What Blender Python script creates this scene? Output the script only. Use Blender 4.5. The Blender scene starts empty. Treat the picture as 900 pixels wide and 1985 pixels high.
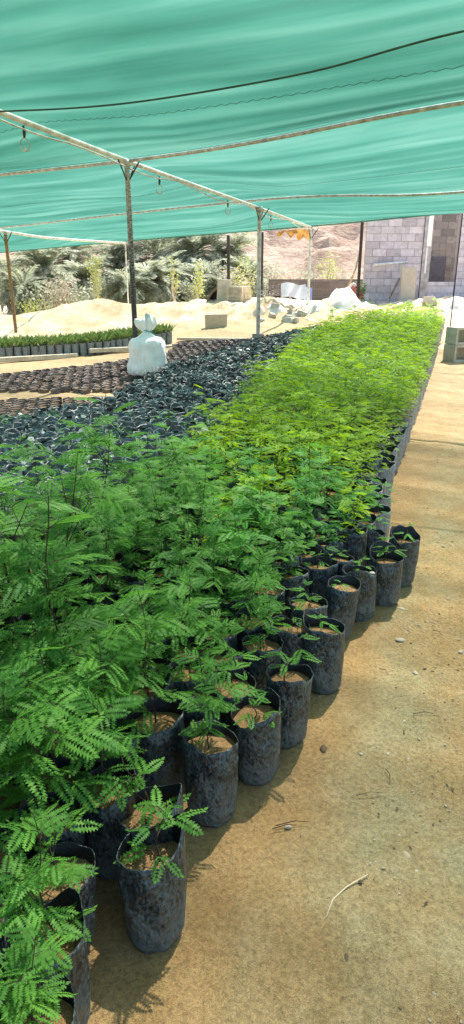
import bpy, math, random
import numpy as np
from mathutils import Vector, Matrix, noise as mn
PI = math.pi
rad = math.radians
random.seed(7)
rng = np.random.default_rng(11)
sc = bpy.context.scene
COL = sc.collection

# ------------------------------------------------------------------ camera
W0, H0, F0 = 900.0, 1985.0, 1250.0
CAMH, TILT = 1.5, math.atan(447 / 1250.0)
ct, st = math.cos(TILT), math.sin(TILT)
cd = bpy.data.cameras.new('camera'); cam = bpy.data.objects.new('camera', cd); COL.objects.link(cam)
cd.sensor_fit = 'VERTICAL'; cd.sensor_height = 24.0; cd.lens = 24.0 * F0 / H0
cd.clip_start = 0.05; cd.clip_end = 1000
cam.location = (0, 0, CAMH); cam.rotation_euler = (PI / 2 - TILT, 0, 0)
sc.camera = cam

def ss(a, b, x):
    t = min(1, max(0, (x - a) / (b - a))); return t * t * (3 - 2 * t)
MOUNDS = [  # x, y, rx, ry, h   (heaps of loose sand behind the beds)
    (-4.1, 21.0, 1.3, 1.0, .62), (-5.2, 20.3, 1.1, .8, .25), (-8.0, 22.0, 1.3, 1.0, .30), (-2.2, 20.6, 1.6, .9, .30), (2.75, 17.9, .62, .7, .50),
    (3.5, 17.2, .8, .7, .22), (5.6, 19.0, 2.4, 1.0, .28), (1.0, 18.6, .8, .6, .42), (8.5, 18.6, 2.5, 1.1, .25), (-9.5, 21.5, 2.2, 1.3, .2)]
def G0(x, y):
    g = .75 * ss(8, 24, y) * ss(-5, 1, x)
    g += (.24 + .08 * math.sin(x * .9 + 1)) * math.exp(-((y - 20.6) / 1.7) ** 2)
    for mx, my, rx, ry, h in MOUNDS:
        q = ((x - mx) / rx) ** 2 + ((y - my) / ry) ** 2
        if q < 9: g += h * math.exp(-q ** .72) * 1.05
    return g
def ray(px, py):
    a, b = (px - 450) / F0, (H0 / 2 - py) / F0
    return Vector((a, ct + b * st, -st + b * ct))
def at(px, py, Y):
    d = ray(px, py); t = Y / d.y
    return Vector((d.x * t, Y, CAMH + d.z * t))
def on(px, py, dz=0.0):
    d = ray(px, py); t = .5
    for _ in range(4000):
        p = d * t
        if CAMH + p.z <= G0(p.x, p.y) + dz: break
        t += .01 + t * .001
    return Vector((p.x, p.y, G0(p.x, p.y)))

# ------------------------------------------------------------------ helpers
class MB:
    def __init__(s): s.v = []; s.f = []; s.m = []
    def add(s, vs, fs, m=0):
        o = len(s.v); s.v.extend([tuple(v) for v in vs]); s.f.extend([tuple(i + o for i in f) for f in fs]); s.m.extend([m] * len(fs))
    def box(s, c, size, rot=None, m=0, j=0.0):
        x, y, z = size[0] / 2, size[1] / 2, size[2] / 2
        vs = []
        for sx, sy, sz in ((-1,-1,-1),(1,-1,-1),(1,1,-1),(-1,1,-1),(-1,-1,1),(1,-1,1),(1,1,1),(-1,1,1)):
            v = Vector((sx * x + random.uniform(-j, j), sy * y + random.uniform(-j, j), sz * z + random.uniform(-j, j)))
            if rot is not None: v = rot @ v
            vs.append(v + Vector(c))
        s.add(vs, [(0,3,2,1),(4,5,6,7),(0,1,5,4),(1,2,6,5),(2,3,7,6),(3,0,4,7)], m)
    def tube(s, pts, r, n=8, m=0, cap=True):
        pts = [Vector(p) for p in pts]; k = len(pts)
        rr = r if hasattr(r, '__len__') else [r] * k
        o = len(s.v); ref = Vector((0, 0, 1)); prev = None
        for i, p in enumerate(pts):
            t = (pts[min(i + 1, k - 1)] - pts[max(i - 1, 0)])
            t = t.normalized() if t.length > 1e-9 else Vector((0, 0, 1))
            if prev is None:
                a = t.cross(ref)
                if a.length < .1: a = t.cross(Vector((1, 0, 0)))
            else: a = prev - t * prev.dot(t)
            a.normalize(); prev = a; b = t.cross(a)
            for q in range(n):
                an = 2 * PI * q / n
                s.v.append(tuple(p + (a * math.cos(an) + b * math.sin(an)) * rr[i]))
        for i in range(k - 1):
            for q in range(n):
                q2 = (q + 1) % n
                s.f.append((o + i * n + q, o + i * n + q2, o + (i + 1) * n + q2, o + (i + 1) * n + q)); s.m.append(m)
        if cap:
            s.f.append(tuple(o + q for q in range(n))[::-1]); s.m.append(m)
            s.f.append(tuple(o + (k - 1) * n + q for q in range(n))); s.m.append(m)
    def arr(s): return (np.array(s.v, dtype=np.float64), s.f, s.m)
    def mesh(s, name, mats, smooth=False):
        me = bpy.data.meshes.new(name); me.from_pydata(s.v, [], s.f)
        for mt in (mats if isinstance(mats, (list, tuple)) else [mats]): me.materials.append(mt)
        if any(s.m): me.polygons.foreach_set('material_index', s.m)
        if smooth: me.polygons.foreach_set('use_smooth', [True] * len(me.polygons))
        me.update(); return me
    def build(s, name, mats, parent=None, smooth=False):
        return link(name, s.mesh(name, mats, smooth), parent)
def link(name, me, parent=None):
    o = bpy.data.objects.new(name, me); COL.objects.link(o)
    if parent: o.parent = parent
    return o
def tag(o, label=None, cat=None, group=None, kind=None):
    if label: o['label'] = label
    if cat: o['category'] = cat
    if group: o['group'] = group
    if kind: o['kind'] = kind
    return o
def empty(name, loc, rz=0.0, **k):
    o = bpy.data.objects.new(name, None); COL.objects.link(o); o.location = loc; o.rotation_euler = (0, 0, rz); o.empty_display_size = .05
    return tag(o, **k)
def children(o): return [c for c in bpy.data.objects if c.parent == o]
class Bulk:   # many small meshes transformed into one
    def __init__(s): s.v = []; s.f = []; s.m = []; s.n = 0
    def put(s, arr, loc, rz=0., sc=1., tilt=0., mi=0):
        v, f, m = arr
        c, n = math.cos(rz), math.sin(rz)
        w = v * sc if not hasattr(sc, '__len__') else v * np.array(sc)
        if tilt: w = np.stack([w[:,0] + w[:,2] * math.sin(tilt), w[:,1], w[:,2]], 1)
        w = np.stack([w[:,0] * c - w[:,1] * n, w[:,0] * n + w[:,1] * c, w[:,2]], 1) + np.array(loc)
        s.v.append(w); o = s.n; s.f.extend([tuple(i + o for i in q) for q in f]); s.m.extend([a + mi for a in m]); s.n += len(w)
    def build(s, name, mats, parent=None, smooth=False):
        if not s.n: return None
        b = MB(); b.v = np.concatenate(s.v).tolist(); b.f = s.f; b.m = s.m
        return b.build(name, mats, parent, smooth)

# ------------------------------------------------------------------ materials
class NT:
    def __init__(s, name):
        s.mat = bpy.data.materials.new(name); s.mat.use_nodes = True; s.t = s.mat.node_tree; s.n = s.t.nodes
        s.n.clear(); s.out = s.n.new('ShaderNodeOutputMaterial')
    def new(s, typ, **k):
        nd = s.n.new('ShaderNode' + typ)
        for a, b in k.items():
            if a.startswith('i_'):
                key = a[2:]; key = int(key) if key.isdigit() else key.replace('_', ' ')
                nd.inputs[key].default_value = b
            else: setattr(nd, a, b)
        return nd
    def l(s, a, b): s.t.links.new(a, b)
    def coord(s, what='Object', scale=(1, 1, 1), rnd=False):
        tc = s.new('TexCoord'); mp = s.new('Mapping'); mp.inputs['Scale'].default_value = scale
        s.l(tc.outputs[what], mp.inputs['Vector'])
        if rnd:
            oi = s.new('ObjectInfo'); mu = s.new('Math', operation='MULTIPLY'); mu.inputs[1].default_value = 37.
            s.l(oi.outputs['Random'], mu.inputs[0]); s.l(mu.outputs[0], mp.inputs['Location'])
        return mp.outputs[0]
    def noise(s, vec, scale, detail=4, rough=.6):
        nd = s.new('TexNoise'); nd.inputs['Scale'].default_value = scale; nd.inputs['Detail'].default_value = detail; nd.inputs['Roughness'].default_value = rough
        if vec is not None: s.l(vec, nd.inputs['Vector'])
        return nd.outputs['Fac']
    def ramp(s, fac, *stops):
        r = s.new('ValToRGB'); e = r.color_ramp.elements
        while len(e) < len(stops): e.new(.5)
        for el, (p, c) in zip(e, stops):
            el.position = p; el.color = (c if hasattr(c, '__len__') else (c, c, c)) + (1,) if not hasattr(c, '__len__') or len(c) == 3 else c
        s.l(fac, r.inputs[0]); return r.outputs[0]
    def mix(s, fac, a, b, blend='MIX'):
        m = s.new('MixRGB', blend_type=blend)
        for i, v in ((0, fac), (1, a), (2, b)):
            if isinstance(v, (int, float)): m.inputs[i].default_value = v
            elif isinstance(v, tuple): m.inputs[i].default_value = v + (1,)
            else: s.l(v, m.inputs[i])
        return m.outputs[0]
    def bump(s, h, strength=.3, dist=.01, nrm=None):
        b = s.new('Bump'); b.inputs['Strength'].default_value = strength; b.inputs['Distance'].default_value = dist
        s.l(h, b.inputs['Height'])
        if nrm is not None: s.l(nrm, b.inputs['Normal'])
        return b.outputs[0]
    def prin(s, col, rough=.8, nrm=None, spec=.3, metal=0., out=True):
        p = s.new('BsdfPrincipled')
        for k, v in (('Base Color', col), ('Roughness', rough), ('Specular IOR Level', spec), ('Metallic', metal)):
            if isinstance(v, (int, float)): p.inputs[k].default_value = v
            elif isinstance(v, tuple): p.inputs[k].default_value = v + (1,)
            else: s.l(v, p.inputs[k])
        if nrm is not None: s.l(nrm, p.inputs['Normal'])
        if out: s.l(p.outputs[0], s.out.inputs['Surface'])
        return p.outputs[0]

def simple(name, a, b=None, scale=8., rough=.8, bs=.3, bd=.01, metal=0., stretch=(1, 1, 1), spec=.3, c=None):
    t = NT(name); v = t.coord('Object', stretch, rnd=True); n = t.noise(v, scale, 5)
    b = b or tuple(x * .6 for x in a)
    stops = [(.35, b), (.65, a)] + ([(.8, c)] if c else [])
    n2 = t.noise(v, scale * 4, 3)
    t.prin(t.ramp(n, *stops), rough, t.bump(n2, bs, bd), spec, metal); return t.mat

def leafmat(name, a, b, trans, tw=.45, scale=9.):
    t = NT(name); g = t.new('NewGeometry'); oi = t.new('ObjectInfo')
    ri = t.new('Math', operation='ADD'); t.l(g.outputs['Random Per Island'], ri.inputs[0]); t.l(oi.outputs['Random'], ri.inputs[1])
    hf = t.new('Math', operation='MULTIPLY'); t.l(ri.outputs[0], hf.inputs[0]); hf.inputs[1].default_value = .5
    nz = t.noise(t.coord('Object', (1, 1, 1), rnd=True), scale, 2)
    f = t.mix(.72, hf.outputs[0], nz)
    col = t.ramp(f, (.38, a), (.62, b))
    p = t.prin(col, .55, spec=.22, out=False)
    tr = t.new('BsdfTranslucent'); t.l(t.mix(.5, col, trans), tr.inputs[0])
    ms = t.new('MixShader'); ms.inputs[0].default_value = tw
    t.l(p, ms.inputs[1]); t.l(tr.outputs[0], ms.inputs[2]); t.l(ms.outputs[0], t.out.inputs[0]); return t.mat

M = {}
M['leaf_deep'] = leafmat('leaf_deep', (.045, .155, .024), (.15, .36, .055), (.20, .54, .05), .42)  # foreground copy of the leaf green, its shade put into the colour
M['leaf_mid'] = leafmat('leaf_mid', (.060, .22, .045), (.12, .34, .05), (.22, .56, .04), .42)
M['leaf_lime'] = leafmat('leaf_lime', (.070, .205, .010), (.31, .50, .012), (.52, .74, .008), .45)  # mid-bed copy, yellow glow of sunlit leaves put into the colour
M['stem'] = simple('stem', (.055, .035, .022), (.025, .018, .012), 60, .7)
M['stem_green'] = simple('stem_green', (.16, .22, .09), (.08, .10, .05), 60, .7)

def bagmat(name, base, dust, amt):
    t = NT(name); v = t.coord('Object', (1, 1, 1), rnd=True); vs = t.coord('Object', (14, 14, 7), rnd=True)
    a = t.noise(vs, 9, 6, .8); b = t.noise(v, 14, 4); c = t.noise(v, 160, 3, .8)
    sep = t.new('SeparateXYZ'); tc = t.new('TexCoord'); t.l(tc.outputs['Object'], sep.inputs[0])
    low = t.new('MapRange'); low.inputs['From Min'].default_value = .0; low.inputs['From Max'].default_value = .16
    low.inputs['To Min'].default_value = .14; low.inputs['To Max'].default_value = 0.; t.l(sep.outputs[2], low.inputs[0])
    def ad(x, y, op='ADD'):
        m = t.new('Math', operation=op)
        for i, q in enumerate((x, y)):
            if isinstance(q, (int, float)): m.inputs[i].default_value = q
            else: t.l(q, m.inputs[i])
        return m.outputs[0]
    f = ad(ad(a, ad(c, .55, 'MULTIPLY')), low.outputs[0])
    f = ad(f, ad(b, .35, 'MULTIPLY'))
    k = t.ramp(f, (.92 - amt, 0.), (1.42 - amt, .50))
    col = t.mix(k, base, dust)
    rg = t.ramp(k, (0., .28), (1., .7))
    wr = t.noise(t.coord('Object', (2, 2, 1.5), rnd=True), 8, 3, .5)
    n1 = t.bump(wr, 1., .045); n2 = t.bump(c, .15, .002, n1)
    t.prin(col, rg, n2, .45); return t.mat
M['bag'] = bagmat('black_poly', (.010, .017, .021), (.15, .18, .17), .0)
M['bag_pale'] = bagmat('lit_dusty_poly', (.05, .058, .062), (.46, .47, .48), .26)  # dusty plastic, made paler to paint the lit bag sides
M['bag_inner'] = simple('poly_inner', (.012, .015, .018), (.006, .008, .009), 40, .4)
def glint(name, dark, pale):
    t = NT(name); g = t.new('NewGeometry'); nz = t.noise(t.coord('Object'), 16, 3)
    f = t.mix(.45, nz, g.outputs['Random Per Island'])
    t.prin(t.ramp(f, (.38, dark), (.62, pale)), .38, t.bump(t.noise(t.coord('Object'), 60, 3), .5, .01), .5); return t.mat
M['bag_crumple'] = glint('crumpled_poly', (.014, .018, .020), (.19, .24, .225))  # pale tone paints glints of net light on the folds
M['bag_brown'] = glint('sandy_poly', (.035, .026, .028), (.16, .12, .11))
def soilmat(name, a, b):
    t = NT(name); v = t.coord('Object', rnd=True); n = t.noise(v, 30, 6, .7); s = t.noise(v, 260, 2, .7)
    col = t.mix(t.ramp(s, (.45, 0.), (.7, .6)), t.ramp(n, (.35, b), (.65, a)), tuple(min(1, x * 1.7) for x in a))
    t.prin(col, .95, t.bump(s, .9, .006, t.bump(n, .6, .015)), .1); return t.mat
M['soil'] = soilmat('potting_sand', (.34, .21, .095), (.15, .09, .042))
M['soil_brown'] = soilmat('potting_sand_brown', (.30, .20, .13), (.15, .10, .07))

# ground
def groundmat():
    t = NT('sandy_ground'); v = t.coord('Object')
    big = t.noise(v, 1.3, 5, .6); med = t.noise(v, 7, 6, .65); fine = t.noise(v, 70, 5, .75); grain = t.noise(v, 420, 2, .7)
    patch = t.ramp(big, (.42, 0.), (.56, 1.))
    olive = t.ramp(med, (.3, (.38, .315, .155)), (.5, (.47, .395, .205)), (.72, (.55, .47, .265)))
    orange = t.ramp(med, (.3, (.46, .29, .115)), (.7, (.58, .39, .175)))
    # damp orange sand along the bags
    sep = t.new('SeparateXYZ'); t.l(v, sep.inputs[0])
    def m(op, a, b):
        n = t.new('Math', operation=op)
        for i, q in enumerate((a, b)):
            if isinstance(q, (int, float)): n.inputs[i].default_value = q
            else: t.l(q, n.inputs[i])
        return n.outputs[0]
    e = m('SUBTRACT', m('SUBTRACT', sep.outputs[0], m('MULTIPLY', sep.outputs[1], .40)), -.52)
    e2 = m('ADD', e, m('MULTIPLY', big, .7))
    near = t.ramp(e2, (.42, 1.), (.62, 0.))
    f = m('MAXIMUM', near, m('MULTIPLY', patch, .8))
    col = t.mix(f, olive, orange)
    # farther dry sand is paler, its sunlit brightness put into the colour
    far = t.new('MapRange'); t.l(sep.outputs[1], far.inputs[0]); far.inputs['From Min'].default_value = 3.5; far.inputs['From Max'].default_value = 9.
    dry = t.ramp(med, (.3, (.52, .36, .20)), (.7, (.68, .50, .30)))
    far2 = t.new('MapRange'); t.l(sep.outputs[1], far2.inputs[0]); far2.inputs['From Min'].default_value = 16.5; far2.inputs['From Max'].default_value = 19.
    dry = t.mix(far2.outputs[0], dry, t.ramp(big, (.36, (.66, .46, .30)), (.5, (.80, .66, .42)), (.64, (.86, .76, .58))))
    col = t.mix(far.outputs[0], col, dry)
    dust = t.ramp(fine, (.34, .5), (.58, 1.05))
    col = t.mix(.75, col, t.mix(1., col, dust, 'MULTIPLY'))
    sp = t.ramp(grain, (.3, (.55, .5, .45)), (.5, (1, 1, 1)), (.72, (1.25, 1.25, 1.2)))
    col = t.mix(.75, col, t.mix(1., col, sp, 'MULTIPLY'))
    vor = t.new('TexVoronoi'); vor.inputs['Scale'].default_value = 55; t.l(v, vor.inputs['Vector'])
    n0 = t.bump(med, .7, .06); n1 = t.bump(fine, 1., .022, n0); n2 = t.bump(grain, .9, .0045, n1); n3 = t.bump(vor.outputs['Distance'], .25, .004, n2)
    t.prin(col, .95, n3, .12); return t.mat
def axis(fine0, fine1, step, lo, hi, grow=1.12, mx=12.):
    a = list(np.arange(fine0, fine1 + 1e-6, step)); d = step; x = a[-1]
    while x < hi: d = min(d * grow, mx); x += d; a.append(x)
    d = step; x = a[0]; pre = []
    while x > lo: d = min(d * grow, mx); x -= d; pre.append(x)
    return pre[::-1] + a
def build_ground():
    ys = axis(.6, 3.2, .022, -160, 12, 1.03, .09)
    while ys[-1] < 26: ys.append(ys[-1] + .12)
    d = .15
    while ys[-1] < 400: d *= 1.15; ys.append(ys[-1] + min(d, 20))
    xs = axis(-.6, 2.2, .022, -300, 300, 1.045, 15.)
    nx, ny = len(xs), len(ys); vs = []
    for y in ys:
        for x in xs:
            z = G0(x, y)
            if abs(x) < 14 and -2 < y < 30:
                z += .010 * mn.fractal(Vector((x * 2.2, y * 2.2, 3)), 1, 2, 3) + .0055 * mn.fractal(Vector((x * 12, y * 12, 9)), 1, 2, 4)
                if y > 16: z += ss(16, 18, y) * (.08 * mn.fractal(Vector((x * 1.5, y * 1.5, 7)), 1, 2, 4) + .05 * mn.fractal(Vector((x * 4, y * 4, 5)), .8, 2, 4))
            vs.append((x, y, z))
    fs = [(j * nx + i, j * nx + i + 1, (j + 1) * nx + i + 1, (j + 1) * nx + i) for j in range(ny - 1) for i in range(nx - 1)]
    b = MB(); b.v = vs; b.f = fs; b.m = [0] * len(fs)
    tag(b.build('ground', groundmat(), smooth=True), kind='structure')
build_ground()

# hill
def build_hill():
    t = NT('pink_rock'); v = t.coord('Object'); vs_ = t.coord('Object', (1, 1, 2.5))
    a = t.noise(vs_, .12, 8, .7); b = t.noise(vs_, .9, 8, .75)
    col = t.mix(.5, t.ramp(a, (.35, (.40, .27, .21)), (.6, (.62, .47, .38))), t.ramp(b, (.38, (.27, .19, .15)), (.55, (.62, .48, .38)), (.7, (.72, .62, .48))))
    t.prin(col, .95, t.bump(b, 1., 1.5), .05)
    B = MB(); nx, ny = 170, 60
    for j in range(ny):
        for i in range(nx):
            x = -110 + 220 * i / (nx - 1); u = j / (ny - 1); y = 44 + 70 * u
            z = -1 + 30 * u ** 1.15 * (1 + .25 * math.sin(x * .06 + 1)) + 5 * u ** .5 * mn.fractal(Vector((x * .06, y * .06, 2)), 1, 2, 5) * 1.6
            z += 1.2 * u ** .3 * mn.fractal(Vector((x * .35, y * .35, z * .2)), 1, 2, 4)
            B.v.append((x, y + 1.5 * mn.fractal(Vector((x * .2, z * .2, 4)), 1, 2, 3), z))
    B.f = [(j * nx + i, j * nx + i + 1, (j + 1) * nx + i + 1, (j + 1) * nx + i) for j in range(ny - 1) for i in range(nx - 1)]
    B.m = [0] * len(B.f)
    tag(B.build('hill', t.mat), kind='structure')
build_hill()

# ------------------------------------------------------------------ seedlings
def kite(B, p, d, s, L, w, m=0, lift=0.0):
    a = p + d * L * .45
    B.add([p, a + s * w * .5, p + d * L, a - s * w * .5], [(0, 1, 2, 3)], m)
def pinna(B, base, d, n, L, N, lw, droop=.25, wf=1.3):
    s = d.cross(n).normalized(); n = s.cross(d).normalized(); w = L / N * wf
    for j in range(N):
        t = (j + .6) / N
        p = base + d * L * t - n * (droop * L * t * t)
        l = lw * math.sqrt(max(.08, 1 - (1.75 * t - .8) ** 2 * .8))
        dd = (d - n * droop * 2 * t).normalized()
        for q in (-1, 1):
            ld = (s * q * .93 + dd * .34 - n * random.uniform(.0, .2)).normalized()
            kite(B, p, ld, dd, l, w)
    kite(B, base + d * L - n * droop * L, d, s, lw * .8, w)
def tleaf(B, S, base, d, L, pairs, Lp, N, lw, droop):
    up = Vector((0, 0, 1)); s = d.cross(up)
    s = s.normalized() if s.length > .05 else Vector((1, 0, 0))
    roll = random.uniform(-.4, .4); n = s.cross(d).normalized(); n = (n + s * roll).normalized(); s = d.cross(n).normalized()
    pts = []
    for i in range(5):
        t = i / 4; pts.append(base + d * L * t - up * droop * L * t * t)
    S.tube(pts, [.0011, .001, .0009, .0007, .0005], 3, cap=False)
    def P(t): return base + d * L * t - up * droop * L * t * t
    for k in range(pairs):
        t = .38 + .62 * (k / max(1, pairs - 1)) if pairs > 1 else .9
        ang = .95 - .35 * k / max(1, pairs)
        if pairs == 1: ang = .55
        for q in (-1, 1):
            dd = (d * math.cos(ang) + s * q * math.sin(ang) - up * (droop * t * .8)).normalized()
            pinna(B, P(t), dd, n, Lp * random.uniform(.85, 1.1) * (1 - .15 * abs(t - .7)), N, lw)
def seedling(h, nleaf, L, pairs, Lp, N, lw, lean=.08, t0=.2, sr=.0022, branches=0):
    """returns (stem MB, foliage MB), origin at the foot of the stem"""
    B, S = MB(), MB()
    az0 = random.uniform(0, 6.28); lx, ly = math.cos(az0) * lean * h, math.sin(az0) * lean * h
    wob = random.uniform(.004, .012)
    def P(t): return Vector((lx * t * t + wob * math.sin(t * 9 + az0), ly * t * t + wob * math.cos(t * 7 + az0), h * t))
    S.tube([P(i / 9) - Vector((0, 0, .02 if i == 0 else 0)) for i in range(10)], [sr * (1 - .65 * i / 9) for i in range(10)], 5)
    spots = [(P(t0 + (1 - t0) * (i + random.random() * .6) / nleaf), (i + .5) / nleaf) for i in range(nleaf)]
    for b in range(branches):
        tb = random.uniform(.3, .7); a = random.uniform(0, 6.28); bl = h * random.uniform(.2, .35)
        q = [P(tb) + Vector((math.cos(a) * bl * .5 * u, math.sin(a) * bl * .5 * u, bl * u)) for u in (0, .35, .7, 1)]
        S.tube(q, [sr * .5, sr * .45, sr * .35, sr * .25], 4)
        spots += [(q[k], .6) for k in (1, 2, 3)] + [(q[3], .9)]
    az = random.uniform(0, 6.28)
    for p, u in spots:
        az += 2.4 + random.uniform(-.4, .4)
        el = random.uniform(.05, .5) + .55 * u ** 3
        d = Vector((math.cos(az) * math.cos(el), math.sin(az) * math.cos(el), math.sin(el)))
        k = random.uniform(.8, 1.12) * (1 - .3 * u ** 3)
        tleaf(B, S, p, d, L * k, pairs, Lp * k, N, lw * k, random.uniform(.15, .5))
    return S, B

V = {}
V['tall'] = [seedling(random.uniform(.50, .62), 11, .088, 3, .060, 12, .0130, .12, .08, .003, 3) for _ in range(7)]
V['near'] = [seedling(random.uniform(.27, .34), 9, .056, 2, .062, 10, .0175, .12, .15, .0024, 2) for _ in range(8)]
V['small'] = [seedling(random.uniform(.12, .16), 7, .032, 1, .052, 8, .0140, .2, .2, .0020) for _ in range(6)]
V['tiny'] = [seedling(random.uniform(.05, .07), 4, .018, 1, .034, 7, .0095, .3, .5, .0015) for _ in range(3)]
V['mid'] = [seedling(random.uniform(.24, .32), 9, .066, 2, .066, 6, .0125, .14, .15, .0024, 1) for _ in range(8)]
V['midtall'] = [seedling(random.uniform(.46, .56), 10, .085, 3, .060, 8, .0130, .12, .08, .003, 2) for _ in range(4)]
VM = {}
for k, L_ in V.items():
    VM[k] = [(S.mesh('stem', M['stem']), {c: B.mesh('foliage', M['leaf_' + c]) for c in ('deep', 'mid', 'lime')}) for S, B in L_]
FAR = [[x.arr() for x in seedling(random.uniform(.22, .34), 9, .075, 2, .070, 3, .013, .15, .15, .0026, 1)] for _ in range(12)]
FARTALL = [[x.arr() for x in seedling(random.uniform(.5, .6), 13, .085, 3, .065, 4, .016, .15, .1, .003, 2)] for _ in range(4)]

# ------------------------------------------------------------------ grow bags
R0 = .077
def bag_mesh(H=.26, seg=30, rim=.012, flap=None, soil_d=.028, seed=0):
    r = random.Random(seed); B = MB(); rings = 12
    ph = [r.uniform(0, 6.28) for _ in range(6)]; oval = r.uniform(-.06, .06); lean = (r.uniform(-.012, .012), r.uniform(-.012, .012))
    def rimh(a):
        z = H + rim * (math.sin(a + ph[0]) + .5 * math.sin(3 * a + ph[1]) + .3 * math.sin(7 * a + ph[2]))
        if flap: z += flap[1] * math.exp(-((((a - flap[0] + PI) % (2 * PI)) - PI) / flap[2]) ** 2)
        return z
    def rad_(a, u):
        base = R0 * (.91 + .13 * math.sin(min(1, u * 1.15) * PI * .6) - .02 * u) * (1 - .05 * math.exp(-((u) / .05) ** 2) * 2)
        k = 1 + oval * math.cos(2 * a + ph[3]) + .012 * math.sin(5 * a + ph[4] + u * 3) + .02 * (1 - u) * math.sin(8 * a + ph[5])
        k += .05 * mn.noise(Vector((math.cos(a) * 2 + seed, math.sin(a) * 2, u * 3))) + .03 * mn.noise(Vector((math.cos(a) * 5 + seed, math.sin(a) * 5, u * 5)))
        return base * k
    us = [0, .02, .08, .17, .28, .4, .52, .64, .76, .86, .94, 1.]
    for u in us:
        for q in range(seg):
            a = 2 * PI * q / seg; R = rad_(a, u); hh = rimh(a)
            if u > .9: R *= 1 + .03 * math.sin(4 * a + ph[1]) * (u - .9) / .1
            z = hh * u
            B.v.append((R * math.cos(a) + lean[0] * u, R * math.sin(a) + lean[1] * u, z))
    n = len(us)
    for q in range(seg):
        a = 2 * PI * q / seg; R = rad_(a, 1.) * (1 + .03 * math.sin(4 * a + ph[1])) - .0016
        B.v.append((R * math.cos(a) + lean[0], R * math.sin(a) + lean[1], rimh(a) - .0008))
    for q in range(seg):
        a = 2 * PI * q / seg; R = rad_(a, .88) - .003
        B.v.append((R * math.cos(a) + lean[0] * .9, R * math.sin(a) + lean[1] * .9, H - soil_d - .012))
    for j in range(n + 1):
        for q in range(seg):
            q2 = (q + 1) % seg; B.f.append((j * seg + q, j * seg + q2, (j + 1) * seg + q2, (j + 1) * seg + q)); B.m.append(0 if j < n else 1)
    B.f.append(tuple(range(seg))[::-1]); B.m.append(0)
    S = MB(); S.v.append((lean[0] * .9, lean[1] * .9, H - soil_d + .006))
    for k, fr in enumerate((.35, .7, 1.)):
        for q in range(seg):
            a = 2 * PI * q / seg; R = (rad_(a, .88) - .0035) * fr
            S.v.append((R * math.cos(a) + lean[0] * .9, R * math.sin(a) + lean[1] * .9, H - soil_d + (.005 - .008 * fr) + .005 * mn.noise(Vector((R * math.cos(a) * 30, R * math.sin(a) * 30, seed)))))
    for q in range(seg):
        q2 = (q + 1) % seg; S.f.append((0, 1 + q, 1 + q2)); S.m.append(0)
        for k in range(2): S.f.append((1 + k * seg + q, 1 + (k + 1) * seg + q, 1 + (k + 1) * seg + q2, 1 + k * seg + q2)); S.m.append(0)
    return B, S
BAGS = []
for i in range(8):
    b, s = bag_mesh(.262, 30, .009 + .005 * (i % 3), (i * .9, .02, .6) if i % 2 else None, .036 + .006 * (i % 3), i)
    BAGS.append((b.mesh('grow_bag', [M['bag'], M['bag_inner']], True), s.mesh('soil', M['soil'], True), .262 - .036 - .006 * (i % 3),
                 b.mesh('grow_bag', [M['bag_pale'], M['bag_inner']], True)))
FLAPB = []
for i, fl in enumerate([(.25, .075, .75), (.1, .06, .9), (2.5, .035, .8), (1.9, .05, 1.0)]):
    b, s = bag_mesh(.258, 36, .006, fl, .042, 40 + i)
    FLAPB.append((b.mesh('grow_bag', [M['bag'], M['bag_inner']], True), s.mesh('soil', M['soil'], True), .216, None))
def lowbag(seed, crumple):
    r = random.Random(seed); B = MB(); seg = 10; H = .25
    hs = [H + (r.uniform(-.012, .035) if crumple else r.uniform(-.004, .006)) for _ in range(seg)]
    rs = [R0 * (1 + (r.uniform(-.28, .22) if crumple else r.uniform(-.03, .03))) for _ in range(seg)]
    for u in (0, .85):
        for q in range(seg):
            a = 2 * PI * q / seg; B.v.append((R0 * math.cos(a) * (.92 + .06 * u), R0 * math.sin(a) * (.92 + .06 * u), H * u))
    for q in range(seg):
        a = 2 * PI * q / seg; B.v.append((rs[q] * math.cos(a), rs[q] * math.sin(a), hs[q]))
    for q in range(seg):
        a = 2 * PI * q / seg; B.v.append((rs[q] * .93 * math.cos(a), rs[q] * .93 * math.sin(a), hs[q] - .003))
    for q in range(seg):
        a = 2 * PI * q / seg; B.v.append((R0 * .93 * math.cos(a), R0 * .93 * math.sin(a), H - (.05 if crumple else .014)))
    for j in range(4):
        for q in range(seg):
            q2 = (q + 1) % seg; B.f.append((j * seg + q, j * seg + q2, (j + 1) * seg + q2, (j + 1) * seg + q)); B.m.append(0)
    if crumple:     # loose folded-over lip flaps
        for _ in range(4):
            a = r.uniform(0, 6.28); w = r.uniform(.02, .045); l = r.uniform(.02, .05); up = r.uniform(-.35, .9)
            c = Vector((math.cos(a), math.sin(a), 0)) * R0 * .95 + Vector((0, 0, H * .97)); tn = Vector((-math.sin(a), math.cos(a), 0)); d = Vector((math.cos(a) * r.uniform(-.8, .6), math.sin(a) * r.uniform(-.8, .6), up)).normalized()
            B.add([c - tn * w, c + tn * w, c + tn * w * .7 + d * l, c - tn * w * .3 + d * l * 1.2], [(0, 1, 2, 3)], 0)
    S = MB(); S.v = [(0, 0, H - (.045 if crumple else .008))] + B.v[4 * seg:5 * seg]
    S.f = [(0, 1 + q, 1 + (q + 1) % seg) for q in range(seg)]; S.m = [0] * seg
    return B, S
LOWC = [lowbag(100 + i, True) for i in range(12)]; LOWF = [lowbag(200 + i, False) for i in range(8)]

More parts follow.
